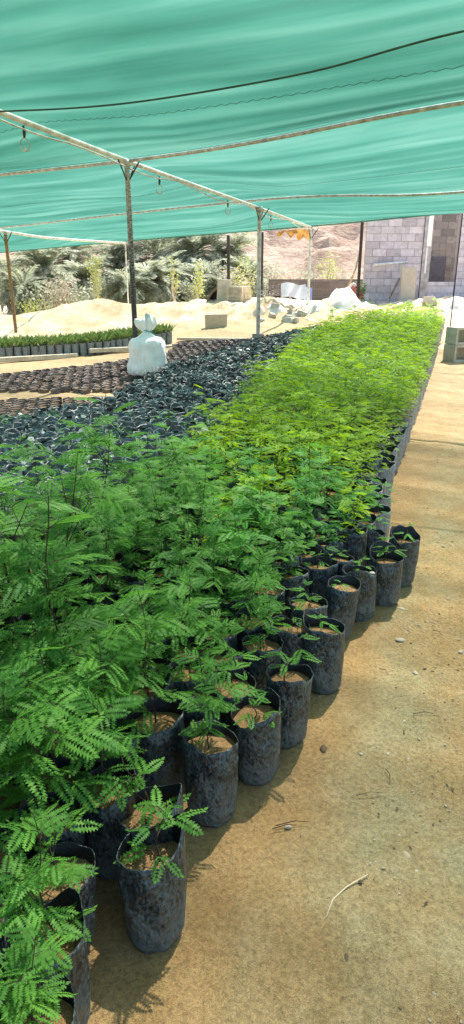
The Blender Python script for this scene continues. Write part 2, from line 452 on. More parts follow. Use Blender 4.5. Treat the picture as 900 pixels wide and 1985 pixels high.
# ---- where the bags stand -------------------------------------------------
def rimpos(px, py): return on(px, py, .25)
EDGE = [  # rim centre in the photograph, plant kind, plant scale, bag, label
    (296, 1652, 'small', 1.3, ('f', 0), 'nearest bag on the path edge, its torn lip raised on the right'),
    (300, 1568, 'small', 1.35, ('f', 1), 'bag with a tall lip just behind the nearest bag on the path edge'),
    (408, 1445, 'near', .95, ('b', 0), 'third bag up the path edge, round, with a leafy plant on thin stems'),
    (500, 1372, 'small', .95, ('b', 2), 'upright bag with a short bushy seedling, right of the bag with two stems'),
    (556, 1312, 'small', 1.3, ('b', 4), 'dusty leaning bag half hidden behind the short bushy seedling bag'),
    (628, 1222, 'tiny', 1.2, ('f', 2), 'bag standing out on the path with a high back lip and one tiny sprout'),
    (598, 1168, 'small', .9, ('b', 6), 'bag with open sandy top behind the bag with one tiny sprout'),
    (659, 1132, 'tiny', 1.0, ('b', 3), 'tall smooth bag with a bare looking top between the sprout bag and the pebble bag'),
    (702, 1102, 'small', .7, ('b', 1), 'bag with two white pebbles lying on its soil'),
    (750, 1078, 'small', 1.0, ('f', 3), 'bag with a loose sagging lip right of the bag with white pebbles'),
    (781, 1045, 'tiny', 1.3, ('b', 5), 'bag at the outermost corner where the row of bags bulges into the path')]
placed = []   # (x, y, kind)
pts = []
for e in EDGE:
    p = rimpos(e[0], e[1]); pts.append((p.x, p.y, e))
# right edge of the bed beyond the explicit bags, as base points
REDGE = [on(762, 1000), on(778, 940), on(800, 870), on(822, 790), on(846, 720), on(858, 670), on(866, 640)]
def sep_ok(x, y, lst, d):
    return all((x - a) ** 2 + (y - b) ** 2 > d * d for a, b in lst)
U = Vector((.34, 1)).normalized(); VV = Vector((U.y, -U.x))
def inside(poly, x, y):
    c = False; n = len(poly)
    for i in range(n):
        x1, y1 = poly[i]; x2, y2 = poly[(i + 1) % n]
        if (y1 > y) != (y2 > y) and x < (x2 - x1) * (y - y1) / (y2 - y1) + x1: c = not c
    return c
def grid(poly, sp, jit, r):
    a = [Vector(p).dot(U) for p in poly]; b = [Vector(p).dot(VV) for p in poly]; out = []
    i = 0; u = min(a)
    while u < max(a):
        v = min(b) + (sp * .5 if i % 2 else 0)
        while v < max(b):
            x = U.x * u + VV.x * v + r.uniform(-jit, jit); y = U.y * u + VV.y * v + r.uniform(-jit, jit)
            if inside(poly, x, y): out.append((x, y))
            v += sp
        u += sp * .88; i += 1
    return out
right = [(p[0], p[1]) for p in pts]
gapL = [on(px, py, .25) for px, py in ((60, 1060), (235, 985), (345, 905), (450, 838), (505, 750), (560, 695), (640, 640), (700, 622))]
redge_in = [(-.60, .0), (-.50, .35), (-.32, .75)] + [(pts[i][0] - .075, pts[i][1]) for i in (0, 2, 3, 5, 7, 8, 10)] + [(p.x - .07, p.y) for p in REDGE]
far_end = [(redge_in[-1][0] - .3, redge_in[-1][1] + .4)]
GREEN = redge_in + far_end + [(p.x, p.y) for p in gapL[::-1]] + [(-1.9, 2.3), (-2.9, 0.)]
r1 = random.Random(5)
ex = [(a, b) for a, b, _ in pts]
green = [(x, y) for x, y in grid(GREEN, .160, .010, r1) if sep_ok(x, y, ex, .148)]
DARK = [(p.x, p.y) for p in [on(px, py, .25) for px, py in ((-80, 1080), (70, 1000), (180, 950), (285, 895), (430, 815), (480, 745), (545, 690), (620, 637), (735, 622),
        (742, 617), (600, 634), (500, 655), (330, 705), (245, 748), (215, 772), (60, 800), (-80, 815))]]
dark = grid(DARK, .158, .014, r1)
BROWN1 = [(p.x, p.y) for p in [on(px, py, .2) for px, py in ((-60, 812), (60, 797), (210, 768), (235, 748), (-60, 752))]]
BROWN2 = [(p.x, p.y) for p in [on(px, py, .2) for px, py in ((-60, 733), (235, 736), (330, 702), (500, 652), (560, 640), (340, 650), (330, 668), (200, 686), (-60, 712))]]
brown = grid(BROWN1, .17, .02, r1)
brown2 = [p for p in grid(BROWN2, .17, .02, r1) if r1.random() > .04]
print('green', len(green), 'dark', len(dark), 'brown', len(brown), len(brown2))

def project(p):
    x, y, z = p[0], p[1], p[2] - CAMH
    zc = y * ct - z * st; yc = -z * ct - y * st
    return (450 + F0 * x / zc, H0 / 2 + F0 * yc / zc, zc) if zc > .1 else (-1e6, -1e6, -1)
def edge_dist(x, y):
    # metres inwards from the path side of the bed
    best = 9
    q = redge_in
    for i in range(len(q) - 1):
        a, b = Vector(q[i]), Vector(q[i + 1]); ab = b - a; t = max(0, min(1, (Vector((x, y)) - a).dot(ab) / ab.dot(ab)))
        best = min(best, (a + ab * t - Vector((x, y))).length)
    return best
def place(kind, colr, sc_, x, y, bag, label, group, rz=None, pale=False, pv=None, prz=None):
    z = G0(x, y)
    root = empty('potted_seedling', (x, y, z), rz if rz is not None else random.uniform(0, 6.28), label=label, cat='potted plant', group=group)
    bm, sm, top, bp = bag
    root.rotation_euler.x = random.uniform(-.05, .05); root.rotation_euler.y = random.uniform(-.05, .05); root.scale = (random.uniform(.95, 1.06), random.uniform(.92, 1.04), random.uniform(.92, 1.04))
    link('grow_bag', bp if (pale and bp) else bm, root); link('soil', sm, root)
    lst = VM[kind]; stm, fol = lst[pv if pv is not None else random.randrange(len(lst))]
    for nm, me in (('stem', stm), ('foliage', fol[colr])):
        o = link(nm, me, root); o.location = (random.uniform(-.01, .01) if nm == 'stem' else o0.location.x, 0, top - .002)
        if nm == 'stem': o0 = o
        o.scale = (sc_,) * 3
        if prz is not None: o.rotation_euler.z = prz
    return root
GRP_E = 'bagged seedlings along the path edge'
for k, (x, y, e) in enumerate(pts):
    px, py, kind, s_, bg, lab = e
    bag = FLAPB[bg[1]] if bg[0] == 'f' else BAGS[bg[1]]
    root = place(kind, 'deep' if kind != 'tiny' else 'mid', s_, x, y, bag, lab, GRP_E, rz=0. if bg[0] == 'f' else None, pv=k % len(VM[kind]))
    if k == 8:
        for dx, dy in ((-.02, -.03), (.04, -.035)):
            st_ = MB(); R = .013
            for i in range(5):
                for q in range(8):
                    a = 2 * PI * q / 8; f = math.sin(PI * (i + .02) / 4.04); st_.v.append((R * f * math.cos(a) * 1.2, R * f * math.sin(a), R * .6 * -math.cos(PI * i / 4)))
            st_.f = [(i * 8 + q, i * 8 + (q + 1) % 8, (i + 1) * 8 + (q + 1) % 8, (i + 1) * 8 + q) for i in range(4) for q in range(8)]; st_.m = [0] * 32
            o = st_.build('pebble', simple('pale_stone', (.62, .56, .45)), None, True); o.location = (x + dx, y + dy, G0(x, y) + .238)
            tag(o, 'smooth white pebble on the soil of the bag, %s one of two' % ('larger left' if dx < 0 else 'smaller right'), 'pebble', 'pebbles on the bag soil')
cand = []
stuffG = []
for x, y in green:
    px, py, zc = project((x, y, .3 + G0(x, y)))
    vis = -60 < px < 960 and py < 2060 and zc > 0
    if vis: cand.append((zc, x, y, px, py))
    else: stuffG.append((x, y))
cand.sort(); N_IND = 289
GA, GB, GC = 'tall feathery seedlings at the near left', 'bagged seedlings inside the near bed', 'lime green seedlings in the middle of the bed'
def plan(x, y, e, r):
    """kind, scale for a spot"""
    if y < 1.7 and e > .1: return ('near', r.uniform(1.1, 1.45)) if r.random() < .75 else ('small', 1.3)
    if y < 3.6 and e > .55: q = r.random(); return ('tall', r.uniform(.6, 1.0)) if q < .42 else (('near', r.uniform(.85, 1.25)) if q < .82 else ('small', r.uniform(1., 1.5)))
    if y < 3.2 and e > .22: return ('near', r.uniform(.75, 1.25)) if r.random() < .78 else ('small', r.uniform(.9, 1.4))
    if e < .12 and y < 1.15: return ('near', r.uniform(.8, 1.1))
    if e < .12: return ('small', r.uniform(.8, 1.3)) if r.random() < .85 else ('tiny', 1.2)
    if e < .30: return ('near' if y < 3.4 else 'mid', r.uniform(.6, .95))
    if e > 1.45: return ('small', r.uniform(.9, 1.5)) if r.random() < .45 else ('midtall', r.uniform(.5, .85))
    if y < 4.2 and e > 1.0: return ('midtall', r.uniform(.55, .95)) if r.random() < .7 else ('small', 1.3)
    if r.random() < .04: return ('midtall', r.uniform(.8, 1.0))
    return ('near' if y < 3 else 'mid', r.uniform(.65, 1.25))
r2 = random.Random(21)
OVR = {}
for tx, ty, top in ((222, 1110, 772), (18, 1090, 775), (322, 1010, 842), (115, 1230, 880), (160, 1350, 905), (40, 1330, 900), (400, 1060, 880), (590, 830, 740)):
    k = min((j for j in range(len(cand)) if j not in OVR), key=lambda j: math.hypot(cand[j][3] - tx, cand[j][4] - ty))
    x, y = cand[k][1:3]; h_ = .1
    while h_ < 1.1 and project((x, y, G0(x, y) + .22 + h_))[1] > top: h_ += .01
    OVR[k] = h_ / .56
for i, (zc, x, y, px, py) in enumerate(cand):
    if i >= N_IND: stuffG.append((x, y)); continue
    e = edge_dist(x, y); kind, s_ = plan(x, y, e, r2)
    if i in OVR: kind, s_ = 'tall', OVR[i]
    lime = ss(2.6, 4.6, y + r2.uniform(-.5, .5) + (.3 if e < .8 else -.6))  # leaf colour shifts along the bed to paint shade turning to sun
    colr = 'lime' if lime > .6 else ('mid' if lime > .12 else 'deep')
    if kind in ('tall', 'midtall'): lab, g = 'tall dark stemmed feathery seedling among the dense plants at the near left', GA
    elif e < .14 and y > 2.9: lab, g = 'short seedling in a pale sunlit-toned outer bag where the bed edge runs up the path', GRP_E
    elif colr == 'lime': lab, g = 'knee high lime green feathery seedling packed in the middle of the long bed', GC
    else: lab, g = 'bushy green feathery seedling in a black bag in the near part of the long bed', GB
    place(kind, colr, s_, x, y, BAGS[r2.randrange(8)], lab, g, pale=(e < .16 and y > 3.3))
# rest of the bed: far bags and plants
FB = Bulk(); FS = Bulk(); FP = Bulk(); FT = Bulk()
for x, y in stuffG:
    if y > 5 and r2.random() < .07: continue
    z = G0(x, y); bgm, sl = LOWF[r2.randrange(8)]
    e = edge_dist(x, y)
    FB.put(bgm.arr(), (x, y, z), r2.uniform(0, 6)); FS.put(sl.arr(), (x, y, z), 0.)
    tall = (y < 4 and e > .5) or r2.random() < .06
    tmpl = FARTALL[r2.randrange(4)] if tall else FAR[r2.randrange(12)]
    s_ = r2.uniform(.6, 1.3) * (.8 if e < .12 else 1.) * (.75 if tall and y > 4 else 1)
    a = r2.uniform(0, 6.28)
    FT.put(tmpl[0], (x, y, z + .24), a, s_); FP.put(tmpl[1], (x, y, z + .24), a, s_, mi=1 if y < 3.6 else 0)
root = empty('seedling_bed', (2.5, 9, G0(2.5, 9)), label='dense mass of lime green seedlings in bags filling the far end of the long bed', cat='seedlings', kind='stuff')
for bk, nm, mt in ((FB, 'grow_bags', M['bag_pale']), (FS, 'soil', M['soil']), (FT, 'stems', M['stem_green']), (FP, 'foliage', [M['leaf_lime'], M['leaf_deep']])):
    o = bk.build(nm, mt); 
    if o: o.parent = root; o.location = -root.location; o['kind'] = 'stuff'
# dark crumpled bags
lowc_m = [(b.mesh('grow_bag', M['bag_crumple']), s.mesh('soil', M['soil_brown'])) for b, s in LOWC]
lowf_m = [(b.mesh('grow_bag', M['bag_brown']), s.mesh('soil', M['soil_brown'])) for b, s in LOWF]
def field(lst, n_ind, meshes, templ, label, group, bname, blabel, bmat, zoff=0., sprout=0., zs=1.):
    c = []
    rest = []
    for x, y in lst:
        px, py, zc = project((x, y, .25 + G0(x, y)))
        (c if -10 < px < 910 else rest).append((zc, x, y))
    c.sort()
    for zc, x, y in c[:n_ind]:
        b, s = meshes[r2.randrange(len(meshes))]
        root = empty('soil_bag', (x, y, G0(x, y) + zoff), r2.uniform(0, 6.28), label=label, cat='grow bag', group=group)
        root.scale = (1, 1, zs)
        link('grow_bag', b, root); link('soil', s, root)
        if r2.random() < sprout:
            stm, fol = VM['tiny'][r2.randrange(3)]
            for nm, me in (('stem', stm), ('foliage', fol['mid'])):
                o = link(nm, me, root); o.location.z = .21; o.scale = (1.6,) * 3
    A, S = Bulk(), Bulk()
    for zc, x, y in c[n_ind:] + rest:
        b, s = templ[r2.randrange(len(templ))]; a = r2.uniform(0, 6.28)
        A.put(b.arr(), (x, y, G0(x, y) + zoff), a, (1, 1, zs)); S.put(s.arr(), (x, y, G0(x, y) + zoff), a, (1, 1, zs))
    if A.n:
        root = empty(bname, (0, 0, 0), label=blabel, cat='grow bags', kind='stuff')
        o = A.build('grow_bags', bmat, root); o['kind'] = 'stuff'; o = S.build('soil', M['soil_brown'], root); o['kind'] = 'stuff'
field(dark, 190, lowc_m, LOWC, 'black crumpled grow bag without a plant, left of the long green bed', 'black plantless grow bags', 'grow_bag_field',
      'far mass of black crumpled grow bags without plants left of the long green bed', M['bag_crumple'], sprout=.12)
field(brown, 36, lowf_m, LOWF, 'sand filled brown grow bag between the sand strip and the black bags at the left', 'sand filled brown grow bags', 'sand_bag_field',
      'rest of the sand filled brown bags at the left', M['bag_brown'], zoff=-.195)
field(brown2, 66, lowf_m, LOWF, 'sand filled brown bag in the flat field between white sack and low green row', 'flat field of brown soil bags', 'brown_bag_field',
      'far part of the flat field of brown soil bags behind the white sack', M['bag_brown'], zoff=-.20)

# left row of small grassy seedlings in bags
def grassy():
    B = MB()
    for _ in range(22):
        a = random.uniform(0, 6.28); l = random.uniform(.08, .24); o = random.uniform(.2, .7)
        d = Vector((math.cos(a) * o, math.sin(a) * o, 1)).normalized(); s = Vector((-math.sin(a), math.cos(a), 0))
        p = Vector((random.uniform(-.03, .03), random.uniform(-.03, .03), 0))
        B.add([p - s * .004, p + s * .004, p + d * l * .6 + s * .007, p + d * l + Vector((math.cos(a), math.sin(a), -.4)) * .04, p + d * l * .6 - s * .007], [(0, 1, 2, 3, 4)])
    return B
M['leaf_grass'] = leafmat('leaf_grass', (.14, .22, .08), (.26, .34, .14), (.3, .45, .08), .4)
gm = [grassy().mesh('foliage', M['leaf_grass']) for _ in range(6)]
pale_low = [(b.mesh('grow_bag', M['bag_pale']), s.mesh('soil', M['soil_brown'])) for b, s in LOWF]
La, Lb, Lc = on(-20, 700), on(200, 686), on(335, 665)
n = 0
for row in range(4):
    for (a, b) in ((La, Lb), (Lb, Lc)):
        L_ = (b - a).length; k = int(L_ / .158); nrm = Vector((-(b - a).y, (b - a).x, 0)).normalized()
        for i in range(k):
            p = a + (b - a) * ((i + .5) / k) + nrm * (.17 * row + .02) + Vector((random.uniform(-.015, .015), random.uniform(-.015, .015), 0))
            z = G0(p.x, p.y); b_, s_ = pale_low[random.randrange(8)]
            root = empty('grassy_seedling', (p.x, p.y, z), random.uniform(0, 6), cat='grassy seedling', group='low green row of bagged seedlings',
                label='small grassy seedling in a grey bag of the low row at the far left')
            link('grow_bag', b_, root); link('soil', s_, root); o = link('foliage', gm[random.randrange(6)], root); o.location.z = .235; o.scale = (1.15,) * 3

# ------------------------------------------------------------------ shade structure
M['pipe'] = simple('galvanised_pipe', (.55, .56, .55), (.25, .26, .26), 14, .45, .4, .003, .35, c=(.68, .68, .66))
M['pipe_white'] = simple('white_pipe', (.72, .74, .72), (.40, .42, .41), 9, .5, .3, .003, .0)
M['hose'] = simple('grey_hose', (.10, .11, .11), (.05, .05, .05), 20, .5)
def peel():
    t = NT('peeling_pole'); v = t.coord('Object', (1, 1, 2.4)); n = t.noise(v, 26, 5, .75)
    sp = t.new('SeparateXYZ'); tc = t.new('TexCoord'); t.l(tc.outputs['Object'], sp.inputs[0]); mr = t.new('MapRange'); t.l(sp.outputs[2], mr.inputs[0])
    mr.inputs['From Min'].default_value = .6; mr.inputs['From Max'].default_value = 3.2; mr.inputs['To Min'].default_value = -.14; mr.inputs['To Max'].default_value = .12
    ad = t.new('Math', operation='ADD'); t.l(n, ad.inputs[0]); t.l(mr.outputs[0], ad.inputs[1])
    t.prin(t.ramp(ad.outputs[0], (.47, (.035, .033, .034)), (.58, (.36, .37, .36))), .6, t.bump(n, .5, .004)); return t.mat
M['pole_peel'] = peel()
M['rusty'] = simple('rusty_steel', (.30, .20, .10), (.13, .075, .04), 16, .75)
M['dark_steel'] = simple('dark_steel', (.045, .035, .035), (.02, .016, .016), 16, .6)
V3 = Vector
C = [  # cross lines of the shade roof from behind the camera to the far edge
    [V3((-13, -1.5, 3.5)), V3((-8.2, -4.5, 3.5)), V3((-3.5, -7, 3.5)), V3((1.5, -9.5, 3.5))],
    [V3((-12.5, 2.8, 3.5)), V3((-7.2, -.6, 3.5)), V3((-2.2, -3.4, 3.5)), V3((3.2, -6, 3.5))],
    [V3((-12, 7.2, 3.5)), V3((-5.5, 2.6, 3.5)), V3((0, -.3, 3.5)), V3((5.2, -2.8, 3.5))],
    [V3((-12, 12, 3.45)), V3((-3.6, 6.5, 3.45)), V3((1.4, 3.9, 3.45)), V3((6.9, 1.3, 3.45))],
    [V3((-12.5, 17.2, 3.3)), at(246, 312, 10.95), V3((2.87, 8.0, 3.36)), V3((8.5, 5.0, 3.4))],
    [at(-60, 449, 20.0), V3((.58, 14.85, 3.1)), at(900, 372, 12.5), V3((9.5, 9.4, 3.25))],
    [at(-60, 497, 29.5), at(262, 468, 24.1), at(603, 441, 18.95), at(897, 414, 14.9)],
]
C[6].append(C[6][3] + V3((3.6, -3.2, .05)))
def polyl(P, s):
    """smooth point on a polyline with equal parameter spacing"""
    n = len(P) - 1; x = min(s * n, n - 1e-6); i = int(x); t = x - i
    p0, p1, p2, p3 = P[max(i - 1, 0)], P[i], P[i + 1], P[min(i + 2, n)]
    return p1.lerp(p2, t) if n < 2 else .5 * ((2 * p1) + (p2 - p0) * t + (2 * p0 - 5 * p1 + 4 * p2 - p3) * t * t + (3 * p1 - p0 - 3 * p2 + p3) * t ** 3)
def resample(P, m):
    q = [polyl(P, i / 200) for i in range(201)]; xs = [p.x for p in q]
    a, b = -12.5, 8.6
    out = []
    for i in range(m):   # by arclength fraction
        L = [0]
        for k in range(200): L.append(L[-1] + (q[k + 1] - q[k]).length)
        t = L[-1] * i / (m - 1)
        k = min(range(201), key=lambda j: abs(L[j] - t)); out.append(q[k].copy())
    return out
NS = 90
lines = [resample(P, NS) for P in C]
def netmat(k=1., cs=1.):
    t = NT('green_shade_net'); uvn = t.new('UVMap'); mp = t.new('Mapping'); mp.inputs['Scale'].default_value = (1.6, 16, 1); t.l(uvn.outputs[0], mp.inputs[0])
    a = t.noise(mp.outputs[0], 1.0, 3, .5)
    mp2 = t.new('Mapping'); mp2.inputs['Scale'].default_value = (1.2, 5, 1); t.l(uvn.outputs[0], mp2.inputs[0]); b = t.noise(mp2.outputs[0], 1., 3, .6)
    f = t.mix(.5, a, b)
    colr = t.ramp(f, (.36, tuple(cs * q for q in (.024, .097, .075))), (.5, tuple(cs * q for q in (.040, .138, .108))), (.66, tuple(cs * q for q in (.082, .196, .162))))  # streaks paint the uneven glow of the folds into the net colour
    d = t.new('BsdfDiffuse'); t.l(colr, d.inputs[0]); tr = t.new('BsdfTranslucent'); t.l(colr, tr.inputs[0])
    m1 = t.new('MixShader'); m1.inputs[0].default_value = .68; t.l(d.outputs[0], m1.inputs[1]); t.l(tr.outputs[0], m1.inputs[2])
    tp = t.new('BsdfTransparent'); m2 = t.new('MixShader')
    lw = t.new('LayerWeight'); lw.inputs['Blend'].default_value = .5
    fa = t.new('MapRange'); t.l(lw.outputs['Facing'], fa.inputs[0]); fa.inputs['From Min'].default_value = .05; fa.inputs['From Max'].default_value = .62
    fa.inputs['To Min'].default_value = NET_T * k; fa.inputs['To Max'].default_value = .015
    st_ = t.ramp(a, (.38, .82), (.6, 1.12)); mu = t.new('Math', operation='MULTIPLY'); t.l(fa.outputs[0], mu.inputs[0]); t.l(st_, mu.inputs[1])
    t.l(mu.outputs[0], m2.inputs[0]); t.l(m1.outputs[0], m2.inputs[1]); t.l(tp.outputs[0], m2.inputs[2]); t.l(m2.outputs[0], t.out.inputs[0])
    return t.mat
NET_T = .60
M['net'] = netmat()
RIDGE = []
rowA = [V3((-5.6, 2.3, 3.47)), V3((-3.6, 6.45, 3.42)), at(246, 312, 10.95), at(498, 402, 14.85), at(603, 441, 18.95)]
rowB = [V3((-9.5, 11.5, 3.2)), at(10, 449, 18.7), at(120, 463, 21.4), at(243, 471, 24.2)]
def net_sheet(k0, k1, dz, name, parent, smin=0, smax=NS - 1, mat_=None, sag=.15):
    B = MB(); uv = []; NTt = 14; cols = smax - smin + 1; rows = 0
    for k in range(k0, k1):
        for j in range(NTt + (1 if k == k1 - 1 else 0)):
            t = j / NTt
            for i in range(smin, smax + 1):
                p = lines[k][i].lerp(lines[k + 1][i], t)
                rd = min(min((p.xy - a_.xy).length for a_ in RIDGE), 1.6) / 1.6
                sg = sag * rd * (1 + .3 * math.sin(i * .13 + k * 2)) * 4 * t * (1 - t)
                wr = .022 * mn.noise(V3((i * .12, (k + t) * 9, 1))) + .10 * mn.noise(V3((i * .05, (k + t) * 2.2, 5)))
                B.v.append((p.x, p.y, p.z + .05 + dz - sg + wr * min(1, 6 * t * (1 - t)) * (.3 + .7 * rd))); uv.append((i / NS * 4, (k + t)))
            rows += 1
    B.f = [(j * cols + i, j * cols + i + 1, (j + 1) * cols + i + 1, (j + 1) * cols + i) for j in range(rows - 1) for i in range(cols - 1)]; B.m = [0] * len(B.f)
    o = B.build(name, mat_ or M['net'], parent, True); ul = o.data.uv_layers.new(name='UVMap')
    idx = [0] * len(o.data.loops); o.data.loops.foreach_get('vertex_index', idx)
    ul.data.foreach_set('uv', [c for i in idx for c in uv[i]])
    return o
RIDGE += [polyl(rowA, i / 40) for i in range(41)] + [polyl(rowB, i / 40) for i in range(41)]
shade = empty('shade_net', (0, 8, 3.3), label='wide green shade cloth stretched over the whole nursery', cat='shade net')
shade.location = (0, 0, 0)
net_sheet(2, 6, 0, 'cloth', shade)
net_sheet(2, 4, .10, 'added_shade_layer', shade, sag=.10, mat_=netmat(1.3, 2.2))  # added layer above the cloth, put in to shade the foreground
for kk, tt in ((4, .52), (3, .6), (5, .45)):   # stitched seams across the cloth
    sm_ = MB(); lp = []
    for i in range(0, NS - 1):
        a_ = lines[kk][i].lerp(lines[kk + 1][i], tt); rd = min(min((a_.xy - q_.xy).length for q_ in RIDGE), 1.6) / 1.6
        sg = .15 * rd * (1 + .3 * math.sin(i * .13 + kk * 2)) * 4 * tt * (1 - tt)
        wr = .022 * mn.noise(V3((i * .12, (kk + tt) * 9, 1))) + .10 * mn.noise(V3((i * .05, (kk + tt) * 2.2, 5)))
        lp.append(V3((a_.x, a_.y, a_.z + .05 - sg + wr * (.3 + .7 * rd) - .004)))
    for i in range(len(lp) - 1):
        for u0 in (0., .25, .5, .75):
            q0, q1 = lp[i].lerp(lp[i + 1], u0), lp[i].lerp(lp[i + 1], u0 + .25); z_ = V3((0, .035 * (1 if int(u0 * 4) % 2 else -1), 0)); sm_.tube([q0 - z_, q1 + z_], .0035, 3, cap=False)
    sm_.build('seam', simple('seam_thread', (.03, .15, .12)), shade)
h = MB(); h.tube([p + V3((0, 0, .03)) for p in lines[6]], .018, 6); h.build('hem', M['dark_steel'] if 0 else simple('net_hem', (.05, .22, .17)), shade)
# dark cord running above the nearest bay
def run(name, P, r, mt, label, cat, group=None, n=8, sagf=0., m=40):
    pts_ = [polyl(P, i / m) for i in range(m + 1)]
    B = MB(); B.tube(pts_, r, n); o = B.build(name, mt, None, True); tag(o, label, cat, group); return o
PG = 'cross pipes under the shade net'
0 and run('cross_pipe', [p - V3((0, 0, .0)) for p in C[3]], .026, M['pipe'], 'cross pipe nearest the camera, high above the near plants', 'pipe', PG)
run('cross_pipe', C[4], .025, M['pipe'], 'long grey cross pipe carried by the peeling black and white pole', 'pipe', PG)
run('cross_pipe', [p for p in C[5]], .022, M['pipe'], 'thin grey cross pipe carried by the galvanised pole with the concrete foot', 'pipe', PG)
run('cord', [p + V3((.03, .05, .025 + .04 * (i % 2))) for i, p in enumerate(C[4])], .008, M['hose'], 'dark cord lying along the long grey cross pipe', 'cord')
run('cord', [at(-30, 217, 8.0), at(150, 209, 7.6), at(320, 190, 7.2), at(600, 140, 6.4), at(900, 60, 5.7), at(1500, -60, 5.2)], .009, simple('green_cord', (.03, .10, .08)), 'dark green cord under the net at the top left', 'cord')
run('ridge_pipe', rowA, .034, M['pipe_white'], 'thick white painted pipe running from upper left down to the far pole', 'pipe')
# wavy irrigation hose hung under the ridge pipe
B = MB(); hp = []
for i in range(121):
    s = i / 120; p = polyl(rowA, s); hp.append(p + V3((.03, 0, -.045 - .055 * abs(math.sin(s * 22)) - .02 * math.sin(s * 50))))
B.tube(hp, .011, 6); tag(B.build('irrigation_hose', simple('white_hose', (.60, .62, .6), (.3, .32, .31)), None, True), 'thin pale irrigation hose drooping in loops under the thick white pipe', 'hose')
run('ridge_pipe', rowB, .035, M['pipe_white'], 'pale pipe running right from the rusty pole at the far left', 'pipe')

def pole(x, y, top, r, mt, label, name='steel_pole', braces=True, lean=(0, 0), foot=True, grp='poles holding up the shade net', bd=(.34, .94)):
    z = G0(x, y); root = empty(name, (x, y, z), label=label, cat='pole', group=grp)
    B = MB(); n_ = 16; h_ = top - z
    B.tube([(lean[0] * i / n_, lean[1] * i / n_, -.1 + (h_ + .1) * i / n_) for i in range(n_ + 1)], r, 12); B.build('shaft', mt, root, True)
    if braces:
        d = V3((bd[0], bd[1], 0)).normalized() * .26
        for q, dd in ((1, d), (-1, d), (1, V3((d.y, -d.x, 0)) * .8), ):
            b = MB(); e = V3((lean[0], lean[1], h_)); b.tube([e + V3((0, 0, -.30)), e + dd * q + V3((0, 0, -.02))], .011, 6); b.build('brace', M['dark_steel'], root)
        c = MB(); c.tube([V3((lean[0], lean[1], h_ - .07)), V3((lean[0], lean[1], h_ + .01))], r * 1.5, 12); c.build('collar', M['pipe'], root, True)
    return root
pole(rowA[2].x, 10.95, rowA[2].z, .042, M['pole_peel'], 'tall pole with peeling black and white paint rising behind the white sack')
p2 = pole(.58, 14.85, rowA[3].z, .045, M['pipe'], 'grey galvanised pole standing on a small concrete foot in the middle')
b = MB(); b.box((0, 0, .03), (.26, .22, .16), j=.01); b.build('foot', simple('concrete_foot', (.42, .38, .33)), p2)
pole(rowA[4].x, 18.95, rowA[4].z, .034, M['pipe_white'], 'slim pale pole at the net edge beside the torn orange cloth')
pole(-3.6, 6.45, 3.42, .042, M['pipe'], 'grey pole carrying the net left of the camera')
pole(rowB[1].x, 18.7, rowB[1].z, .045, M['rusty'], 'ochre rusty pole at the far left of the green row')
pole(rowB[3].x, 24.2, rowB[3].z, .026, M['pipe_white'], 'thin pale pole with branching braces behind the sand heap at left')
q = C[6][3]; pole(q.x, q.y, q.z, .013, M['dark_steel'], 'very thin dark pole at the right end of the green bed', braces=False)
q = at(703, 424, 19.6); pole(q.x, q.y, q.z, .045, M['dark_steel'], 'dark brown pole against the left corner of the block building', braces=False)
q = at(443, 456, 23.5); pole(q.x, q.y, q.z, .055, M['dark_steel'], 'dark pole behind the broken slabs, left of the two far dark poles', braces=False)
q = at(509, 450, 23.5); pole(q.x, q.y, q.z, .045, M['dark_steel'], 'dark pole near the tarpaulin, right of the two far dark poles', braces=False)
# hanging sprinkler hooks
def hanger(p, s, label):
    root = empty('sprinkler_hanger', p, random.uniform(-.3, .3), label=label, cat='hanger', group='sprinkler hangers under the white pipe')
    b = MB(); b.tube([(0, 0, .06 * s), (.004, 0, -.02 * s), (0, 0, -.07 * s)], [.011 * s, .02 * s, .012 * s], 8); b.build('weight', M['dark_steel'], root, True)
    b = MB(); R = .055 * s; ring = [(R * math.sin(a) * (1 - .25 * math.cos(a)), 0, -.07 * s - R * 1.3 + R * 1.3 * math.cos(a)) for a in [2 * PI * i / 18 for i in range(19)]]
    b.tube(ring, .0065 * s, 6); b.build('wire_loop', M['pipe'], root, True)
    b = MB(); b.tube([(0, 0, -.07 * s - R * 2.6), (0, 0, -.07 * s - R * 1.7)], [.02 * s, .009 * s], 8); b.build('nozzle', M['pipe_white'], root, True)
def onrow(px, Yg):   # point of the ridge pipe nearest to a picture column
    best = min((abs(project(polyl(rowA, i / 400))[0] - px), i) for i in range(401))[1]; return polyl(rowA, best / 400)
for px_, s_, lb in ((46, 1.0, 'largest sprinkler hanger with a wire loop, at the upper left'), (307, .95, 'sprinkler hanger just right of the peeling pole'),
                (441, .9, 'small sprinkler hanger left of the galvanised pole'), (525, .9, 'smallest sprinkler hanger, right of the galvanised pole')):
    p = onrow(px_, 0); hanger(p + V3((0, 0, -.11)), s_, lb)
# torn orange cloth
B = MB(); NX, NZ = 22, 7
for j in range(NZ):
    for i in range(NX):
        u, v = i / (NX - 1), j / (NZ - 1); top = at(538 + 66 * u, 449 - 8 * u, 19.3)
        drop = (.06 + .30 * u ** 1.5 + .08 * math.sin(u * 21)) * v
        B.v.append((top.x + .03 * math.sin(v * 5 + u * 9), top.y + .07 * math.sin(u * 24), top.z - drop))
B.f = [(j * NX + i, j * NX + i + 1, (j + 1) * NX + i + 1, (j + 1) * NX + i) for j in range(NZ - 1) for i in range(NX - 1)]; B.m = [0] * len(B.f)
tag(B.build('torn_cloth', leafmat('orange_cloth', (.36, .19, .06), (.48, .27, .09), (.5, .28, .08), .4), None, True), 'torn orange cloth hanging from the far edge of the net beside the slim pole', 'cloth')

